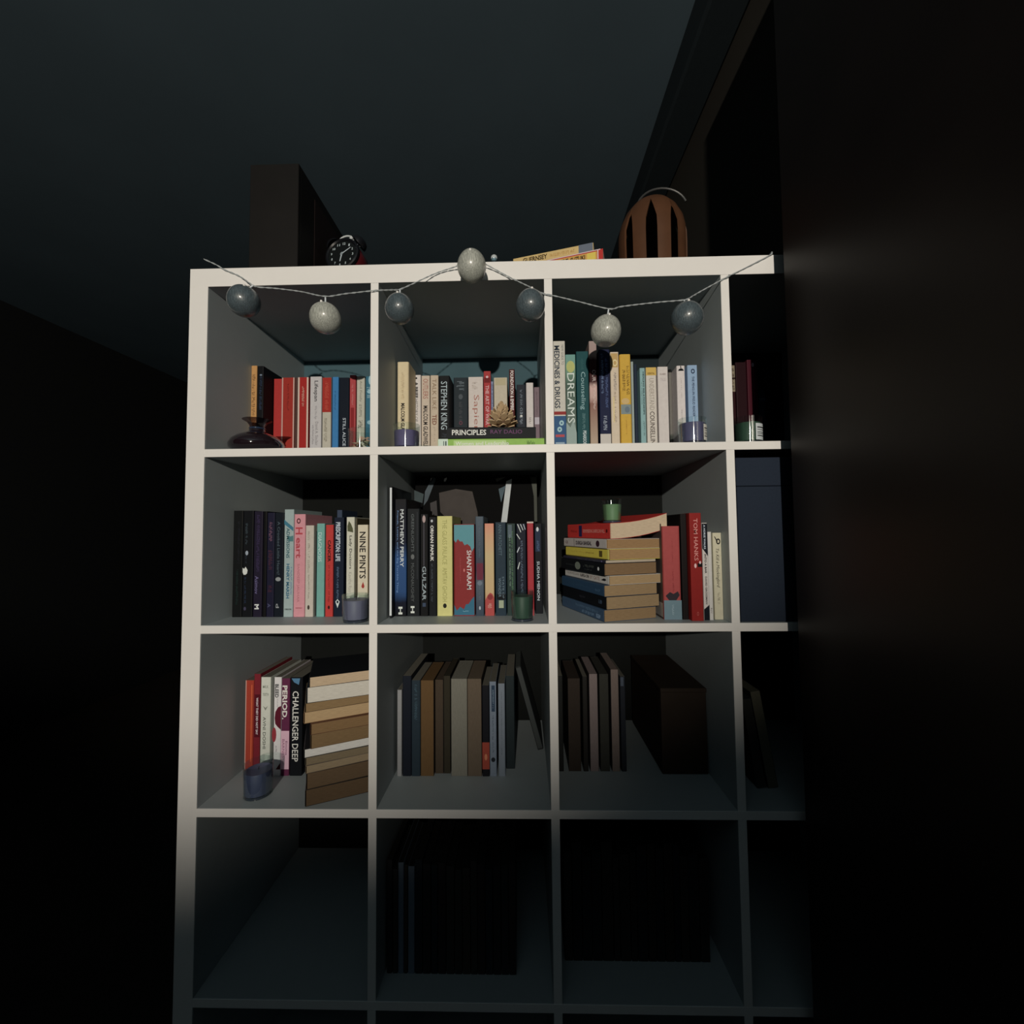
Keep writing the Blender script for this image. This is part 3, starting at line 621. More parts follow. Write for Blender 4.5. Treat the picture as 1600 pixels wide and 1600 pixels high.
std(453, 472, 1058, Y, 2, (17,19,22), 'black book with tall white capitals leaning against the third-shelf stack', [('p',[(.1,1060),(.8,1060),(.7,1070),(.3,1066)],(74,118,144)),('t','CHALLENGER DEEP',1080,1190,.5,(214,220,214),.45,.01)], pbot=1130, k=KD)

# its stack with the page edges turned outwards
lv3 = [(1262,1236,478,(92,70,46)),(1235,1210,479,(96,74,50)),(1209,1197,478,(140,118,86)),(1196.5,1184.5,477,(120,102,74)),(1183.5,1170,475,(206,200,184)),(1163,1145,485,(122,94,58)),(1144,1127,485,(128,96,58)),(1126,1108.5,474,(178,144,98)),(1108,1094,476,(138,108,68)),(1088.5,1064,478,(200,188,166)),(1061,1045,482,(190,160,122))]
zz = SH[2]
cvs = [(50,44,38),(58,46,36),(120,100,80),(104,92,74),(30,30,32),(96,72,46),(100,60,40),(150,110,70),(90,74,50),(30,42,50),(26,28,30)]
names3 = ['lowest','second lowest','third lowest','fourth lowest','brilliant white-paged','first brown-paged','second brown-paged','protruding light tan','darker tan','thick white-paged','uppermost cream']
lab3 = ['lowest brown paperback in the stack with page edges turned outwards','brown paperback resting on the lowest one of the third-shelf stack','pinkish tan paperback third from the bottom of the third-shelf stack','khaki paperback just below the thin white-paged book of the stack','thin white-paged paperback low in the third-shelf stack','set-back brown paperback above the black gap in the third-shelf stack','upper of the two set-back brown paperbacks in the third-shelf stack','light tan paperback protruding furthest left from the third-shelf stack','darker tan paperback under the thick white-paged book','thick white-paged paperback second from the top of the third-shelf stack','cream-paged paperback on top of the third-shelf stack']
for i, (yb, yt, px, pc) in enumerate(lv3):
    th = at(px, yt, .6).z - at(px, yb, .6).z
    o = at(px, 1150, .6)
    if i in (4, 5): zz += .0
    g = .35 if i in (4, 8) else .03
    cov = mat(cvs[i], .5, 1.0, .3, name='book_cover')
    if i == 5: th += .5
    wd = (-1.25-o.x)/math.cos(math.radians(25))
    lying(0,0,0, 13.5-(.3*(i%3)), th, wd, zz, math.radians(-65 + (i % 3 - 1)*.8 - (2 if i > 8 else 0)), None, lab3[i], [], origin=(o.x, .5+(i % 2)*.1, 0), cover=cov, pages=pc, k=KD, rnd=.2)
    zz += th + g*.0 + .03

# ---- third row, second compartment (dimly lit)
Y = 11; KD = 1.25
std(620.5, 627.6, 1078, Y, 2, (140,136,130), 'thin whitish book, leftmost in the middle compartment of the third shelf', [], pbot=1130, k=KD)
std(629, 642.5, 1056, Y, 2, (22,26,34), 'blue-black book next to the thin whitish one on the third shelf', [], pbot=1130, k=KD, d=17)
std(643, 656.6, 1063, Y, 2, (36,48,54), 'dark teal book with faint blue print, left of the brown page edges', [('m',1070,1125,.3,(66,88,96),.5)], pbot=1130, k=KD)
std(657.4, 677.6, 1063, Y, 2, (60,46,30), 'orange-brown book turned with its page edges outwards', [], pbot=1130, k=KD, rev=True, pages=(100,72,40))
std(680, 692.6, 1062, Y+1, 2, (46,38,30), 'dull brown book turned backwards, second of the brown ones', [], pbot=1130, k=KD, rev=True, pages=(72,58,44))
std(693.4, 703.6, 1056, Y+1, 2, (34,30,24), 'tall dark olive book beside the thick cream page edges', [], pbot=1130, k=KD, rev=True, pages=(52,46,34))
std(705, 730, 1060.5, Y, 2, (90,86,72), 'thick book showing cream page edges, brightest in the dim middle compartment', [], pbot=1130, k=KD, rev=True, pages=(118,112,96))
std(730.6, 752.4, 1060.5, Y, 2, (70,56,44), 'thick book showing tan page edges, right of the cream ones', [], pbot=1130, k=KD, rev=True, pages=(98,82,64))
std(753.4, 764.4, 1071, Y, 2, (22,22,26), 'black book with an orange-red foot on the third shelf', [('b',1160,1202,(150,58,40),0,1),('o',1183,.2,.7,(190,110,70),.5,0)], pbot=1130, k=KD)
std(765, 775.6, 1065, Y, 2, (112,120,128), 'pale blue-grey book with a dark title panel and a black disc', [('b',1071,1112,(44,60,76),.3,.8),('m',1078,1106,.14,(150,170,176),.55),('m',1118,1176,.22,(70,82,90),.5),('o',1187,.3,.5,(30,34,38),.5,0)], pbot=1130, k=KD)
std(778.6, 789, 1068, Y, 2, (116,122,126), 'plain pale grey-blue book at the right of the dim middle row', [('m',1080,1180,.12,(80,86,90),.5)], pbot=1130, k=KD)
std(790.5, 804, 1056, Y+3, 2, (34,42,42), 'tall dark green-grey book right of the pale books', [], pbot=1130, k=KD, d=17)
o = at(824, 1205, 20)
lb = thing('book', 'dark book slanting against the second divider on the third shelf', 'book', (32.6, 22, SH[2]+.02), (0, math.radians(-15), 0))
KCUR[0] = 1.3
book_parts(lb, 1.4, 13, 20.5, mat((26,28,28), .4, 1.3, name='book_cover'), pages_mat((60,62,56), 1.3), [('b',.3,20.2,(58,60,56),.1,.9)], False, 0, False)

# ---- third row, third compartment
Y = 13; KD = 1.25
std(868, 880, 1056, Y, 2, (30,30,27), 'dark olive book touching the second divider, third compartment of the third shelf', [], pbot=1130, k=KD)
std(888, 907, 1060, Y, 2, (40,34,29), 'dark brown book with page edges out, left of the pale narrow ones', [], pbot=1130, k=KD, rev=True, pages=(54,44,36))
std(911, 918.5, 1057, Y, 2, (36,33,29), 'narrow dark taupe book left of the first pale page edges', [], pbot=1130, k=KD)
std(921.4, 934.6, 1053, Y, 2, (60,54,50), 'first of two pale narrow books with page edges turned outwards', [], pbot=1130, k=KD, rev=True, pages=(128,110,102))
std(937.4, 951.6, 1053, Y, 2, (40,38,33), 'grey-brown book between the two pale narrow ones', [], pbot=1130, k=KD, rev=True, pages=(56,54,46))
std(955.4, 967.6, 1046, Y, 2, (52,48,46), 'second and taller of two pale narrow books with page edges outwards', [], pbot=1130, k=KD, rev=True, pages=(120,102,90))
std(970, 978, 1057, Y, 2, (34,36,40), 'black book with a tiny pale label, end of the row of the third compartment', [('b',1058,1072,(70,76,84),.1,.7)], pbot=1130, k=KD)
wb = thing('wooden_crate', 'dark brown wooden box at the back right of the third shelf', 'box', (64.2, 24, SH[2]))
wbm = mat((42,31,22), .7, 1.2, .2, .3, 15, name='dark_brown_wood')
for a in ((-4.9,4.9,-12,-11.2,0,17.5),(-4.9,4.9,12,12.8,0,17.5),(-4.9,-4.1,-11.2,12,0,17.5),(4.1,4.9,-11.2,12,0,17.5)): MB().box(*a, .08).build('side_board', wbm, wb)
MB().box(-4.1, 4.1, -11.2, 12, 0, .8).build('base', wbm, wb)
MB().box(-5.0, 5.0, -12.2, 13, 17.5, 18.4, .1).build('lid', wbm, wb)

# ---- third row, fourth compartment: leaning
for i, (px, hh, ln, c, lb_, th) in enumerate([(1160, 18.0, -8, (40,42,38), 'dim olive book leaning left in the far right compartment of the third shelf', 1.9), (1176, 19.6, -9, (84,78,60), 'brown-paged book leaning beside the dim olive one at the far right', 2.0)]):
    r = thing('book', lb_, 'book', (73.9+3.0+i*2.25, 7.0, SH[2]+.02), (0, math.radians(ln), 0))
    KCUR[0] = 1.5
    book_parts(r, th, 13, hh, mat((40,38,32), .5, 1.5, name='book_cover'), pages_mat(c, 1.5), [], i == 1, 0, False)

# ---- fourth row: almost dark
G4 = 'unlit books standing in the fourth row, middle compartment'
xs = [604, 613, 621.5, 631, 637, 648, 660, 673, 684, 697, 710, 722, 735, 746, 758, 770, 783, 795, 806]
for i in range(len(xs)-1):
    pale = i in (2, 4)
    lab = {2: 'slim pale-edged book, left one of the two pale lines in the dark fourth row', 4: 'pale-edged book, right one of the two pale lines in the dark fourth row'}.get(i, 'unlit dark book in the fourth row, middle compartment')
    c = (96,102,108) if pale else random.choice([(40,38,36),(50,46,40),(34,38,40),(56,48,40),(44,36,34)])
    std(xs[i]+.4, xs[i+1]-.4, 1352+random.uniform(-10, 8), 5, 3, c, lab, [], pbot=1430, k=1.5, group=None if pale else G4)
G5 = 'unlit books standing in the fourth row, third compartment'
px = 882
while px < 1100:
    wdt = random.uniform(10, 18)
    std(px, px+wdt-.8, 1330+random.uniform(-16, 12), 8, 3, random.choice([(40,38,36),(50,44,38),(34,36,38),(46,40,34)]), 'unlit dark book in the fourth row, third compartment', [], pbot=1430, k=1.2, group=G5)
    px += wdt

# ------------------------------------------------------------------ candles in glasses
def candle(px, pyb, Y, z0, r, H, wax, waxh, label, lab=None, taper=.06, x=None, name='candle', wick=True):
    p = at(px, pyb, Y)
    t = thing(name, label, 'candle', (p.x if x is None else x, Y, z0))
    ro, ri = r, r-.18
    ri = r-.1; prof = [(ro*.90, 0.0), (ro*.97, .12)] + [(ro*(1-taper)+ro*taper*k/6, .2+(H-.2)*k/6) for k in range(7)] + [(ro-.06, H+.05), (ri, H)] + [(ri*(1-taper)+ri*taper*k/6-.0, .5+(H-.5)*k/6) for k in range(6, -1, -1)]
    MB().lathe(prof, 36).build('glass_cup', glass_mat(), t, True)
    b = MB().lathe([(ro*.88, .02), (ro*.90, .04), (ro*.90, .42), (ro*.86, .46)], 28); b.cap(ro*.86, .46, 28)
    b.build('glass_base', mat((60,64,74), .15, 1, .6, .1, name='thick_glass_base', coat=.6), t, True)
    rw = ri*(1-taper)-.02; rt = ri*(1-taper*(1-waxh/H))-.03
    wx = MB().lathe([(rw*.9, .5), (rw, .62), (rt, waxh-.12), (rt-.08, waxh), (rt*.5, waxh-.06), (.06, waxh-.05)], 28)
    wx.build('wax', mat(wax, .5, 1, .4, .06, 80, name='candle_wax'), t, True)
    if wick: MB().tube([(0,0,waxh-.1), (.05,0,waxh+.35), (.15,0,waxh+.6)], .06, 6).build('wick', mat((50,44,38), .9, name='burnt_wick'), t)
    if lab:
        a0, a1, zz0, zz1, c, ink = lab
        N = 10; mb = MB(); R_ = ro*.985+.02
        for k in range(N+1):
            a = math.radians(a0+(a1-a0)*k/N)
            mb.v += [(R_*math.cos(a), R_*math.sin(a), zz0), (R_*1.01*math.cos(a), R_*1.01*math.sin(a), zz1)]
        for k in range(N): mb.f.append((2*k, 2*k+2, 2*k+3, 2*k+1))
        lo_ = mb.build('paper_label', mat(c, .6, name='label_paper'), t, True)
        mb = MB()
        for zc, hh in ((.72, .07), (.60, .03), (.45, .03), (.36, .03), (.22, .05)):
            zc = zz0+(zz1-zz0)*zc; o = len(mb.v)
            for k in range(N+1):
                a = math.radians(a0+(a1-a0)*(.12+.76*k/N)); R2 = R_*1.015+.01
                mb.v += [(R2*math.cos(a), R2*math.sin(a), zc), (R2*math.cos(a), R2*math.sin(a), zc+(zz1-zz0)*hh)]
            for k in range(N): mb.f.append((o+2*k, o+2*k+2, o+2*k+3, o+2*k+1))
        mb.build('label_print', mat(ink, .6, name='label_ink'), t)
    return t
candle(635.5, 690, 4.2, SH[0], 2.75, 5.3, (116,98,132), 3.9, 'lavender candle in a glass in front of the tall cream-yellow book')
candle(1082, 690, 3.6, SH[0], 2.75, 5.4, (104,93,124), 4.4, 'lavender candle in a cream-labelled glass, near the third divider on the top shelf', (-62, -28, .7, 3.9, (212,202,182), (60,56,52)))
candle(1169, 690, 3.8, SH[0], 2.65, 5.5, (56,82,62), 4.3, 'dark green candle in a glass with a white label, far right of the top shelf', (-86, -30, .6, 3.9, (206,206,196), (40,40,40)), wick=False)
candle(556, 960, 3.4, SH[1], 2.7, 5.4, (126,116,136), 4.4, 'grey-lilac candle in a glass before the ivory books on the second shelf')
candle(816, 960, 3.6, SH[1], 2.35, 5.9, (60,84,66), 4.9, 'dark green candle in a glass near the second divider on the second shelf', taper=.1)
candle(956, 800, 6.6, ZTOP3+.03, 2.15, 5.0, (118,146,98), 3.9, 'sage green candle in a glass standing on top of the tall book stack', taper=.14)
candle(404, 1200, 4.6, SH[2], 2.75, 6.3, (84,86,114), 4.9, 'blue-grey candle in a glass at the left of the third shelf', taper=.05)

# glass of shells
p = at(567, 690, 4)
gj = thing('shell_glass', 'small clear glass filled with pale seashells, left of the first divider on the top shelf', 'glass', (-4.4, 5, SH[0]))
MB().lathe([(2.5,0),(2.6,.1),(2.7,4.6),(2.62,4.65),(2.55,4.6),(2.45,.4),(0.05,.3)], 32).build('glass_cup', glass_mat(), gj, True)
shm = [mat((224,206,178), .6, name='pale_shell'), mat((214,160,130), .6, name='pink_shell'), mat((190,180,140), .6, name='sand_shell')]
for k in range(14):
    a = k*2.4; rr = 1.45 if k % 3 else .4; zc = .95+(k//5)*.75
    mb = MB(); n = 9; rs = .75
    for i in range(5):
        ph = i/4*math.pi/2
        for j in range(n):
            q = -math.pi*.9+2*math.pi*.9*j/(n-1); rad = rs*math.cos(ph)*(1+.06*(-1)**j)
            mb.v.append((rad*math.cos(q), rad*math.sin(q)*.8, .45*math.sin(ph)))
    for i in range(4):
        for j in range(n-1): mb.f.append((i*n+j, i*n+j+1, (i+1)*n+j+1, (i+1)*n+j))
    mb.xf(Matrix.Translation((rr*math.cos(a), rr*math.sin(a), zc)) @ Matrix.Rotation(a*1.7, 4, 'Z') @ Matrix.Rotation(.9+.3*k, 4, 'X'))
    mb.build('seashell', shm[k % 3], gj, True)

# round dark vase
p = at(400, 680, 6.2)
vs = thing('vase', 'squat dark brown glass vase with a flared neck, left end of top shelf', 'vase', (p.x, 6.6, SH[0]))
prof = [(2.6,0),(4.2,.25),(5.3,1.2),(5.45,2.0),(5.0,3.0),(3.9,3.9),(2.5,4.5),(1.65,5.0),(1.45,5.6),(1.5,6.3),(2.0,7.0),(2.9,7.5)]
dg = mat((34,20,24), .06, 1, .8, .2, 10, name='dark_brown_glass', coat=1)
v_ = MB().lathe(prof[:9], 40); v_.cap(2.6, .01, 40); v_.build('body', dg, vs, True)
MB().lathe(prof[8:]+[(2.8,7.55),(1.9,7.05),(1.38,6.3),(1.33,5.6)], 40).build('flared_neck', glass_mat('smoky_glass', (.50,.44,.46), .05, .10), vs, True)
MB().lathe([(1.5,5.45),(1.62,5.55),(1.62,5.7),(1.5,5.8)], 32).build('neck_ring', mat((44,60,80), .1, 1, .8, name='blue_glass_ring', coat=1), vs, True)

# pine cone on the stack
pc_ = at(784, 664, 9)
pn = thing('pine_cone', 'open brown pine cone resting on the black hardback', 'pine cone', (pc_.x, 9.2, SH[0]+4.93))
cm_ = mat((196,160,112), .7, 1.1, .2, .25, 60, name='pine_scale')
core = MB().lathe([(.3,.1),(1.2,.5),(1.4,1.6),(1.1,3.4),(.6,5.0),(.1,6.0)], 16); core.build('core', mat((96,68,44), .8, name='pine_core'), pn, True)
sc_me = None
for ring, (zc, rad, n, sz, tiltd) in enumerate([(.5,1.0,9,2.0,-6),(1.2,1.1,9,2.15,8),(1.9,1.05,9,2.1,20),(2.6,1.0,8,1.95,32),(3.3,.85,7,1.75,44),(4.0,.65,6,1.5,56),(4.7,.45,5,1.3,68),(5.4,.2,4,1.1,80)]):
    for k in range(n):
        a = 2*math.pi*(k+.5*(ring % 2))/n
        if sc_me is None:
            mb = MB(); pts = [(0,.14),(.4,.20),(.8,.36),(1.0,.22),(1.16,0)]
            out = [(x, y) for x, y in pts] + [(x, -y) for x, y in pts[-2::-1]]
            top = [(x, y, .05+.22*x*x-.12*abs(y)) for x, y in out]; bot = [(x, y, -.02+.16*x*x) for x, y in out]
            N = len(out); mb.add(top+bot, [tuple(range(N))[::-1], tuple(range(N, 2*N))]+[(i, (i+1) % N, (i+1) % N+N, i+N) for i in range(N)])
            o_ = mb.build('scale', cm_, pn); sc_me = o_.data
        else:
            o_ = bpy.data.objects.new('scale', sc_me); COL.objects.link(o_); o_.parent = pn
        o_.location = (rad*math.cos(a)*S, rad*math.sin(a)*S, zc*S)
        o_.rotation_euler = (random.uniform(-.2,.2), -math.radians(tiltd+random.uniform(-9,9)), a+random.uniform(-.15,.15)); o_.scale = (sz*random.uniform(.9,1.1),)*3

# ------------------------------------------------------------------ on top of the bookcase
# dark brown box
bl = at(390, 330, 4); br = at(466, 330, 4)
wt = at(430, 256, 4).z - TOP
fb_ = thing('file_box', 'tall dark brown wooden box standing on the left of the bookcase top', 'box', ((bl.x+br.x)/2, 20, TOP))
hw = (br.x-bl.x)/2; bm = mat((24,20,17), .5, .8, .3, .3, 12, name='dark_walnut')
MB().box(-hw, hw, -16, -15, 0, wt, .1).build('front_board', bm, fb_)
MB().box(-hw, hw, 15, 16, 0, wt, .1).build('rear_board', bm, fb_)
for s in (-1, 1): MB().box(min(s*hw, s*(hw-.9)), max(s*hw, s*(hw-.9)), -15, 15, 0, wt-.05, .05).build('side_board', bm, fb_)
MB().box(-hw+.9, hw-.9, -15, 15, wt-1.0, wt-.1).build('top_board', bm, fb_)
MB().box(hw, hw+.12, -9, 10, 1.5, wt-2.5, .04).build('inset_panel', mat((34,20,17), .5, .9, name='reddish_walnut'), fb_)

# alarm clock
cc = at(534.5, 397, 13)
R = 4.1
ck = thing('alarm_clock', 'black twin-bell alarm clock with red sides, hands and pale numerals', 'clock', (cc.x, 13, TOP), (0, 0, math.radians(-9)))
zc = cc.z - TOP
TL = Matrix.Translation((0, 0, zc)) @ Matrix.Rotation(math.radians(-8), 4, 'X')
AX = Matrix.Rotation(math.radians(90), 4, 'X')   # lathe axis z -> -y
def ckp(name, mb, m, sm=True): return mb.xf(TL).build(name, m, ck, sm)
blk = mat((22,22,24), .25, 1, .5, .1, 30, name='black_enamel', coat=.5)
ckp('case', MB().lathe([(R-.15,-5.0),(R-.05,-4.8),(R-.05,-.5),(R-.1,-.4)], 40).cap(R-.15,-5.0,40).xf(AX), mat((110,22,30), .25, 1, .5, name='red_enamel', coat=.5))
ckp('rim', MB().lathe([(R-.05,-.5),(R+.12,-.3),(R+.1,.2),(R-.25,.35),(R-.55,.1),(R-.55,-.1)], 40).xf(AX), blk)
ckp('dial', MB().cap(R-.5, -.05, 40).xf(AX), mat((16,20,20), .5, 1, .3, name='black_dial'), False)
nm = MB()
for hh in range(1, 13):
    a = math.radians(90-30*hh+ -6); x, z = 2.75*math.cos(a), 2.75*math.sin(a); s = str(hh); wd = .34*len(s)
    text_on(nm, s, (x-wd/2, -.03, z-.3), (wd, 0, 0), (0, 0, .62), .02)
ckp('numerals', nm, mat((190,198,190), .6, name='luminous_paint'), False)
def hand(name, ang, L, w0):
    a = math.radians(ang); u = Vector((math.cos(a), 0, math.sin(a))); v = Vector((-u.z, 0, u.x))
    mb = MB(); q = [-u*.4+v*w0, -u*.4-v*w0, u*L*.9-v*w0*.7, u*L, u*L*.9+v*w0*.7]
    y = Vector((0, -.12, 0)); y2 = Vector((0, -.18, 0))
    mb.add([p_+y for p_ in q]+[p_+y2 for p_ in q], [(0,1,2,3,4),(9,8,7,6,5)]+[(i,(i+1)%5,(i+1)%5+5,i+5) for i in range(5)])
    ckp(name, mb, mat((190,196,192), .5, name='pale_hand'), False)
hand('minute_hand', 34, 2.7, .13); hand('hour_hand', 262, 2.1, .17)
ckp('hub', MB().lathe([(.3,.1),(.3,.25),(.05,.28)], 16).xf(AX), mat((150,160,156), .4, name='hub_metal'))
for s in (-1, 1):
    Mb = Matrix.Translation((s*3.1, 1.4, 3.5)) @ Matrix.Rotation(s*math.radians(48), 4, 'Y')
    ckp('bell', MB().lathe([(1.95,0),(1.9,.5),(1.55,1.15),(.8,1.6),(.05,1.7)], 28).xf(Mb), blk)
    ckp('bell_post', MB().tube([(s*2.4,1.4,2.9),(s*3.2,1.4,3.7)], .15, 8), mat((190,190,188), .2, 1, .6, metal=1, name='chrome'))
    ckp('foot', MB().tube([(s*2.2,2.0,-3.3),(s*2.9,2.0,-zc+.06)], [.22,.3], 8), blk)
ckp('handle', MB().tube([(1.9*math.cos(math.radians(a)), 1.0, 4.3+1.5*math.sin(math.radians(a))) for a in range(0, 181, 15)], .2, 8), mat((226,224,218), .35, 1, .8, name='chrome', coat=1))
ckp('hammer', MB().tube([(.9,.6,3.9),(1.9,.5,4.8)], [.14,.45], 10), mat((226,224,218), .35, 1, .8, name='chrome', coat=1))

# small glass bottle
g = at(772, 400, 7)
gb = thing('glass_bottle', 'tiny clear round glass bottle on the bookcase top, right of the middle ball light', 'bottle', (g.x, 7, TOP))
MB().lathe([(1.2,0),(1.9,.3),(2.3,1.4),(2.2,2.6),(1.3,3.6),(.7,4.0),(.7,4.9),(.85,5.0),(.6,4.95),(.58,4.0),(1.2,3.4),(2.05,2.5),(2.1,1.4),(1.7,.5),(.1,.3)], 28).build('bottle_body', glass_mat('aqua_glass', (.80,.90,.94), .04, .05), gb, True)
MB().lathe([(.05,4.6),(.5,4.7),(.75,5.2),(.7,5.7),(.35,6.05),(.03,6.1)], 20).build('stopper', mat((200,200,190), .1, 1, .8, name='glass_stopper', coat=1), gb, True)

# two books lying askew on the top
def atz(px, py, z):
    d = right * ((px - 800) / F) + fwd + up * (-(py - 800) / F)
    return CAM + d * ((z - CAM.z) / d.z)
def top_book(R_, L_, th, z0, col, label, deco, d=12, k=1.0):
    a = atz(R_[0], R_[1], z0+th); b = atz(L_[0], L_[1], z0+th)
    dx, dy = a.x-b.x, a.y-b.y; hh = math.hypot(dx, dy)
    return lying(0,0,0, hh, th, d, z0, math.atan2(dy, dx), col, label, deco, origin=(a.x, a.y, 0), k=k)
top_book((942, 387.5), (846, 408), 2.3, TOP, (206,44,36), 'red book with a yellow title panel, underneath on the bookcase top', [('b',1.2,11.5,(226,168,70),.12,.82),('t','DAISETZ T. SUZUKI',11.2,3.6,.42,(40,30,24),.5,.03,0.0),('b',1.5,3.2,(240,206,70),.15,.8),('b',.9,1.1,(236,210,190),.1,.9),('b',.5,11.5,(232,200,190),.9,.98)], d=13, k=.9)
top_book((927, 378.5), (802, 404), 1.9, TOP+2.4, (222,184,110), 'yellowish book with brown capitals, uppermost of the two on the bookcase top', [('t','GUERNSEY',14.9,9.6,.55,(70,50,26),.5,.03,0.0),('m',9.0,4.0,.35,(200,146,70),.5),('b',.1,3.0,(110,116,124),.02,.98)], d=12, k=.95)

# domed wooden lantern
bk = at(1018, 380, 22)
zt = at(1018, 315, 22).z - TOP
RB = (at(1070, 380, 22).x - at(966, 380, 22).x)/2
la = thing('wooden_lantern', 'domed orange-brown wooden lantern with arched slots, right side of the bookcase top', 'lantern', (bk.x, 22, TOP))
lm = mat((98,60,34), .5, .9, .3, .3, 20, name='bent_wood')
N = 9
def dome(u, off=0):                         # u 0..1 up the profile
    H1 = zt*.62
    if u < .6: return (RB*(1-.03*(1-u/.6)))-off, H1*u/.6
    a = (u-.6)/.4*math.pi/2
    return RB*math.cos(a)*.999-off+.001, H1+(zt-H1)*math.sin(a)
for k in range(N):                           # separate bent slats
    mb = MB(); a0 = 2*math.pi*k/N - math.pi/2 + .05; M_ = 14
    for j in range(M_+1):
        u = j/M_; r0, z = dome(u*.985)
        half = math.pi/N*(.55+.45*max(0, (u-.60)/.15)**2.2) if u < .75 else math.pi/N
        for q in range(5):
            a = a0 + half*(q/2-1)
            mb.v.append((r0*math.cos(a), r0*math.sin(a), z))
        for q in range(5):
            a = a0 + half*(q/2-1); r1 = max(.05, r0-.5)
            mb.v.append((r1*math.cos(a), r1*math.sin(a), z-.1*(u > .6)))
    for j in range(M_):
        b0 = j*10; b1 = b0+10
        for q in range(4):
            mb.f.append((b0+q, b0+q+1, b1+q+1, b1+q)); mb.f.append((b0+5+q, b1+5+q, b1+6+q, b0+6+q))
        mb.f.append((b0, b1, b1+5, b0+5)); mb.f.append((b0+4, b0+9, b1+9, b1+4))
    mb.build('slat', lm, la, True)
MB().lathe([(RB-1.0,0),(RB+.1,0),(RB+.1,1.0),(RB-1.0,1.0)], 36).cap(RB-1.0, .5, 36).build('base_ring', lm, la, True)
MB().lathe([(1.4,zt-.3),(1.2,zt+.25),(.05,zt+.35)], 24).build('cap', lm, la, True)
MB().tube([(RB*.35+6.4*math.cos(math.radians(a)), 0, zt-2.0+5.4*math.sin(math.radians(a))) for a in range(20, 171, 10)], .28, 8).build('carrying_handle', mat((60,58,54), .4, 1, .4, name='grey_metal_handle'), la, True)

# ------------------------------------------------------------------ string of ball lights
sl = thing('string_light', 'string of seven cotton ball lights looped along the front of the bookcase', 'string light', (35, -1.5, TOP))
SO = (35, -1.5, TOP)
cab = mat((176,176,166), .35, 1, .4, .05, 50, name='clear_cable')
pathpx = [(338,414,-.3),(352,422,-.35),(375,432,-.35),(394,445,-1.6),(404,449,-2.0),(430,451,-1.2),(470,456,-1.6),(508,463.5,-3.2),(540,459.5,-1.6),(580,455,-.45),(592,454,-.45),(612,453.5,-2.0),(625,452.5,-3.2),(645,444,-2.2),(680,428,-.6),(712,417,-1.0),(724,411,-2.8),(737,407,-2.9),(750,409,-2.8),(762,415,-1.0),(795,433,-.6),(822,446,-2.0),(830,450,-3.2),(842,456,-1.2),(850,459.5,-.45),(863,462,-.45),(905,472,-1.5),(951,483,-3.2),(968,480,-2.2),(990,477,-1.8),(1030,472.5,-1.8),(1069,469,-3.2),(1082,463,-2.2),(1094,456,-1.2),(1123,440,-.35),(1136,433,-.4),(1146,428,-.35),(1201,400,-.35)]
P3 = [at(x, y, Y_) for x, y, Y_ in pathpx]
P3.append(Vector((P3[-1].x+.5, -.25, TOP+.25))); P3.append(Vector((P3[-1].x+.4, 1.6, TOP+.3))); P3.append(Vector((P3[-1].x+3, 10, TOP+.3)))
P3.insert(0, Vector((P3[0].x-2.5, -.3, P3[0].z+1.2)))
def catmull(P, m=5):
    out = []
    for i in range(len(P)-1):
        p0 = P[max(0,i-1)]; p1 = P[i]; p2 = P[i+1]; p3 = P[min(len(P)-1,i+2)]
        for k in range(m):
            t = k/m; out.append(.5*((2*p1)+(p2-p0)*t+(2*p0-5*p1+4*p2-p3)*t*t+(3*p1-p0-3*p2+p3)*t**3))
    return out+[P[-1]]
sp_ = catmull(P3, 6)
for ph, nm_ in ((0, 'cable'), (math.pi, 'cable')):          # two twisted strands
    q = []
    L = 0
    for i, p_ in enumerate(sp_):
        if i: L += (p_-sp_[i-1]).length
        q.append(Vector((p_.x, p_.y-.1+.075*math.cos(L*2.2+ph), p_.z+.085*math.sin(L*2.2+ph))))
    MB().tube(q, .075, 6).build(nm_, cab, sl, True, SO)

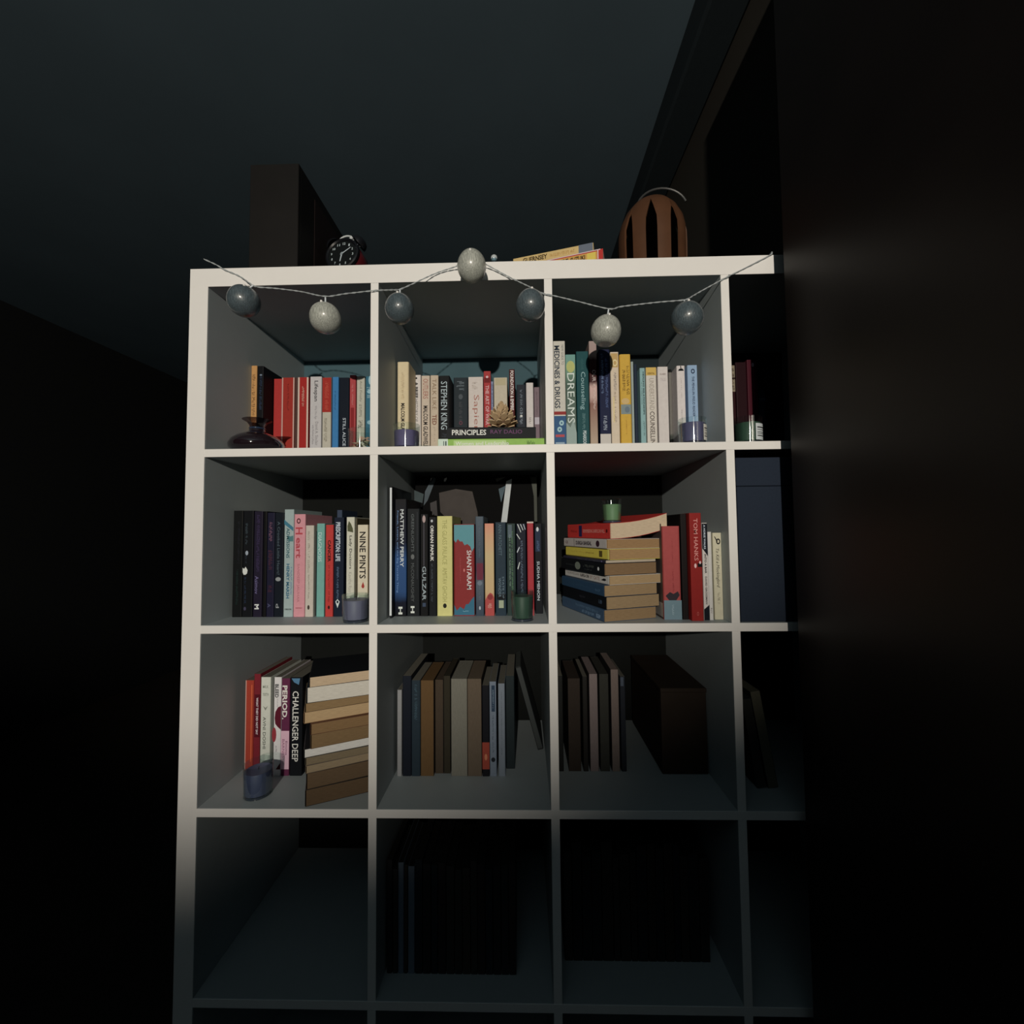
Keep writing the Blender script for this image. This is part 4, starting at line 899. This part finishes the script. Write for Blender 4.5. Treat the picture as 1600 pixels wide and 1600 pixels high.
def cotton(c, k):
    key = ('cotton', c)
    if key in MATS: return MATS[key]
    m = bpy.data.materials.new('cotton_thread'); m.use_nodes = True; nt = m.node_tree; b = nt.nodes['Principled BSDF']
    tc = nt.nodes.new('ShaderNodeTexCoord')
    hs = []
    for i, rot in enumerate(((.4,.9,.2),(1.6,.3,1.1),(.9,2.0,.5))):
        mp = nt.nodes.new('ShaderNodeMapping'); mp.inputs['Rotation'].default_value = rot; mp.inputs['Scale'].default_value = (1,1,.12)
        n = nt.nodes.new('ShaderNodeTexNoise'); n.inputs['Scale'].default_value = 700; n.inputs['Detail'].default_value = 1
        nt.links.new(tc.outputs['Object'], mp.inputs[0]); nt.links.new(mp.outputs[0], n.inputs['Vector']); hs.append(n)
    m1 = nt.nodes.new('ShaderNodeMath'); m1.operation = 'MAXIMUM'; m2 = nt.nodes.new('ShaderNodeMath'); m2.operation = 'MAXIMUM'
    nt.links.new(hs[0].outputs['Fac'], m1.inputs[0]); nt.links.new(hs[1].outputs['Fac'], m1.inputs[1]); nt.links.new(m1.outputs[0], m2.inputs[0]); nt.links.new(hs[2].outputs['Fac'], m2.inputs[1])
    cr = nt.nodes.new('ShaderNodeValToRGB'); a = alb(c); cr.color_ramp.elements[0].position = .45; cr.color_ramp.elements[1].position = .78
    cr.color_ramp.elements[0].color = tuple(x*.62 for x in a)+(1,); cr.color_ramp.elements[1].color = tuple(min(1, x*1.35) for x in a)+(1,)
    nt.links.new(m2.outputs[0], cr.inputs[0]); nt.links.new(cr.outputs[0], b.inputs['Base Color'])
    bp = nt.nodes.new('ShaderNodeBump'); bp.inputs['Strength'].default_value = .6; bp.inputs['Distance'].default_value = .0008
    nt.links.new(m2.outputs[0], bp.inputs['Height']); nt.links.new(bp.outputs[0], b.inputs['Normal'])
    b.inputs['Roughness'].default_value = .38; b.inputs['Coat Weight'].default_value = .55; b.inputs['Coat Roughness'].default_value = .15
    MATS[key] = m
    return m
CRM, GRY = (176,172,152), (80,90,90)
balls = [(381,471,25,26,GRY,396,446,0.0),(509,497.5,25,26,CRM,508.5,465,.5),(624.5,483,23.5,25.5,GRY,625,453,.1),(737,416.5,24,27.5,CRM,737,404,0),(829,477.5,24,26.5,GRY,832,450,0),(947,518,24.5,26.5,CRM,950.7,484,-.1),(1073.5,497.5,25.5,27,GRY,1069,469.5,.1)]
for i, (bx_, by_, rw, rh, c, sx, sy, tl) in enumerate(balls):
    Yb = -4.6 if i == 3 else -3.3
    p_ = at(bx_, by_, Yb); t_ = (Yb-CAM.y)
    a_, b_ = rw*t_/F*.97, rh*t_/F*.97
    mb = MB(); U_, V_ = 26, 18
    Mr = Matrix.Translation(p_) @ Matrix.Rotation(-tl, 4, 'Y')
    for j in range(V_+1):
        th = math.pi*j/V_
        for k in range(U_):
            ph = 2*math.pi*k/U_; wob = 1+.02*math.sin(3*ph+i)*math.sin(2*th+i)
            x = a_*math.sin(th)*math.cos(ph)*wob; y = a_*math.sin(th)*math.sin(ph)*wob; z = b_*math.cos(th)*(1.0 if math.cos(th) > 0 else (.97 if i != 5 else .93))
            if i == 5: z = max(z, -b_*.80)
            mb.v.append(tuple(Mr @ Vector((x, y, z))))
    for j in range(V_):
        for k in range(U_): mb.f.append((j*U_+k, (j+1)*U_+k, (j+1)*U_+(k+1)%U_, j*U_+(k+1)%U_))
    bo = mb.build('light_ball', cotton(c, 1), sl, True, (p_.x, p_.y, p_.z))
    bo.location = (p_ - Vector(SO))*S
    tag(bo, 'cream cotton ball' if c == CRM else 'grey cotton ball')
    st = at(sx, sy, Yb+.1); tp = Vector((p_.x+(st.x-p_.x)*.6, p_.y+.05, p_.z+b_*.9))
    if i == 3: st = p_+Vector((0, 1.9, b_*.55)); tp = p_+Vector((0, 1.0, b_*.62))
    MB().tube([st, (st+tp)/2, tp], [.16,.17,.19], 10).build('socket', mat((206,206,198), .3, name='clear_socket'), bo, True, (p_.x, p_.y, p_.z))
    # small LED bead glinting on the front of the ball, where its lead enters
    led = tp + Vector((0, -a_*.55 if i != 3 else -3.0, -.45))
    d_ = (led-p_); d_ = Vector((d_.x/a_, d_.y/a_, d_.z/b_)); d_.normalize(); led = p_+Vector((d_.x*a_, d_.y*a_, d_.z*b_))
    MB().lathe([(.02,-.26),(.2,-.18),(.26,0),(.2,.18),(.02,.26)], 12).xf(Matrix.Translation(led)).build('led_bead', mat((250,246,232), .08, 1.2, .9, .02, name='led_lens', coat=1), bo, True, (p_.x, p_.y, p_.z))

# ------------------------------------------------------------------ wardrobe in front on the right
wd_ = thing('wardrobe', 'very dark brown tall wardrobe standing in front of the right end of the bookcase', 'wardrobe', (109.6, -25, 0))
wm = mat((24,18,15), .4, 1.0, .3, .35, 9, name='dark_wardrobe_wood')
MB().box(-30.6, -28.6, -21, 20.5, 6, 240, .2).build('side_panel', wm, wd_)
MB().box(28.6, 30.6, -21, 20.5, 6, 240, .2).build('side_panel', wm, wd_)
MB().box(-28.6, 28.6, 19.5, 20.4, 6, 240).build('back_panel', wm, wd_)
MB().box(-30.6, 30.6, -21, 20.5, 240, 243, .3).build('top_panel', wm, wd_)
MB().box(-30.4, 30.4, -19, 20, 0, 6, .2).build('plinth', wm, wd_)
for s in (-1, 1):
    dr = MB().box(min(0, s*30.4)+.15, max(0, s*30.4)-.15, -23, -21.1, 7, 239, .25).build('door', wm, wd_)
    MB().tube([(s*2.5,-24.6,110),(s*2.5,-24.6,126)], .4, 8).tube([(s*2.5,-23,111),(s*2.5,-24.6,111)], .3, 6).tube([(s*2.5,-23,125),(s*2.5,-24.6,125)], .3, 6).build('handle', mat((150,110,70), .3, 1, .5, metal=1, name='brass'), dr)
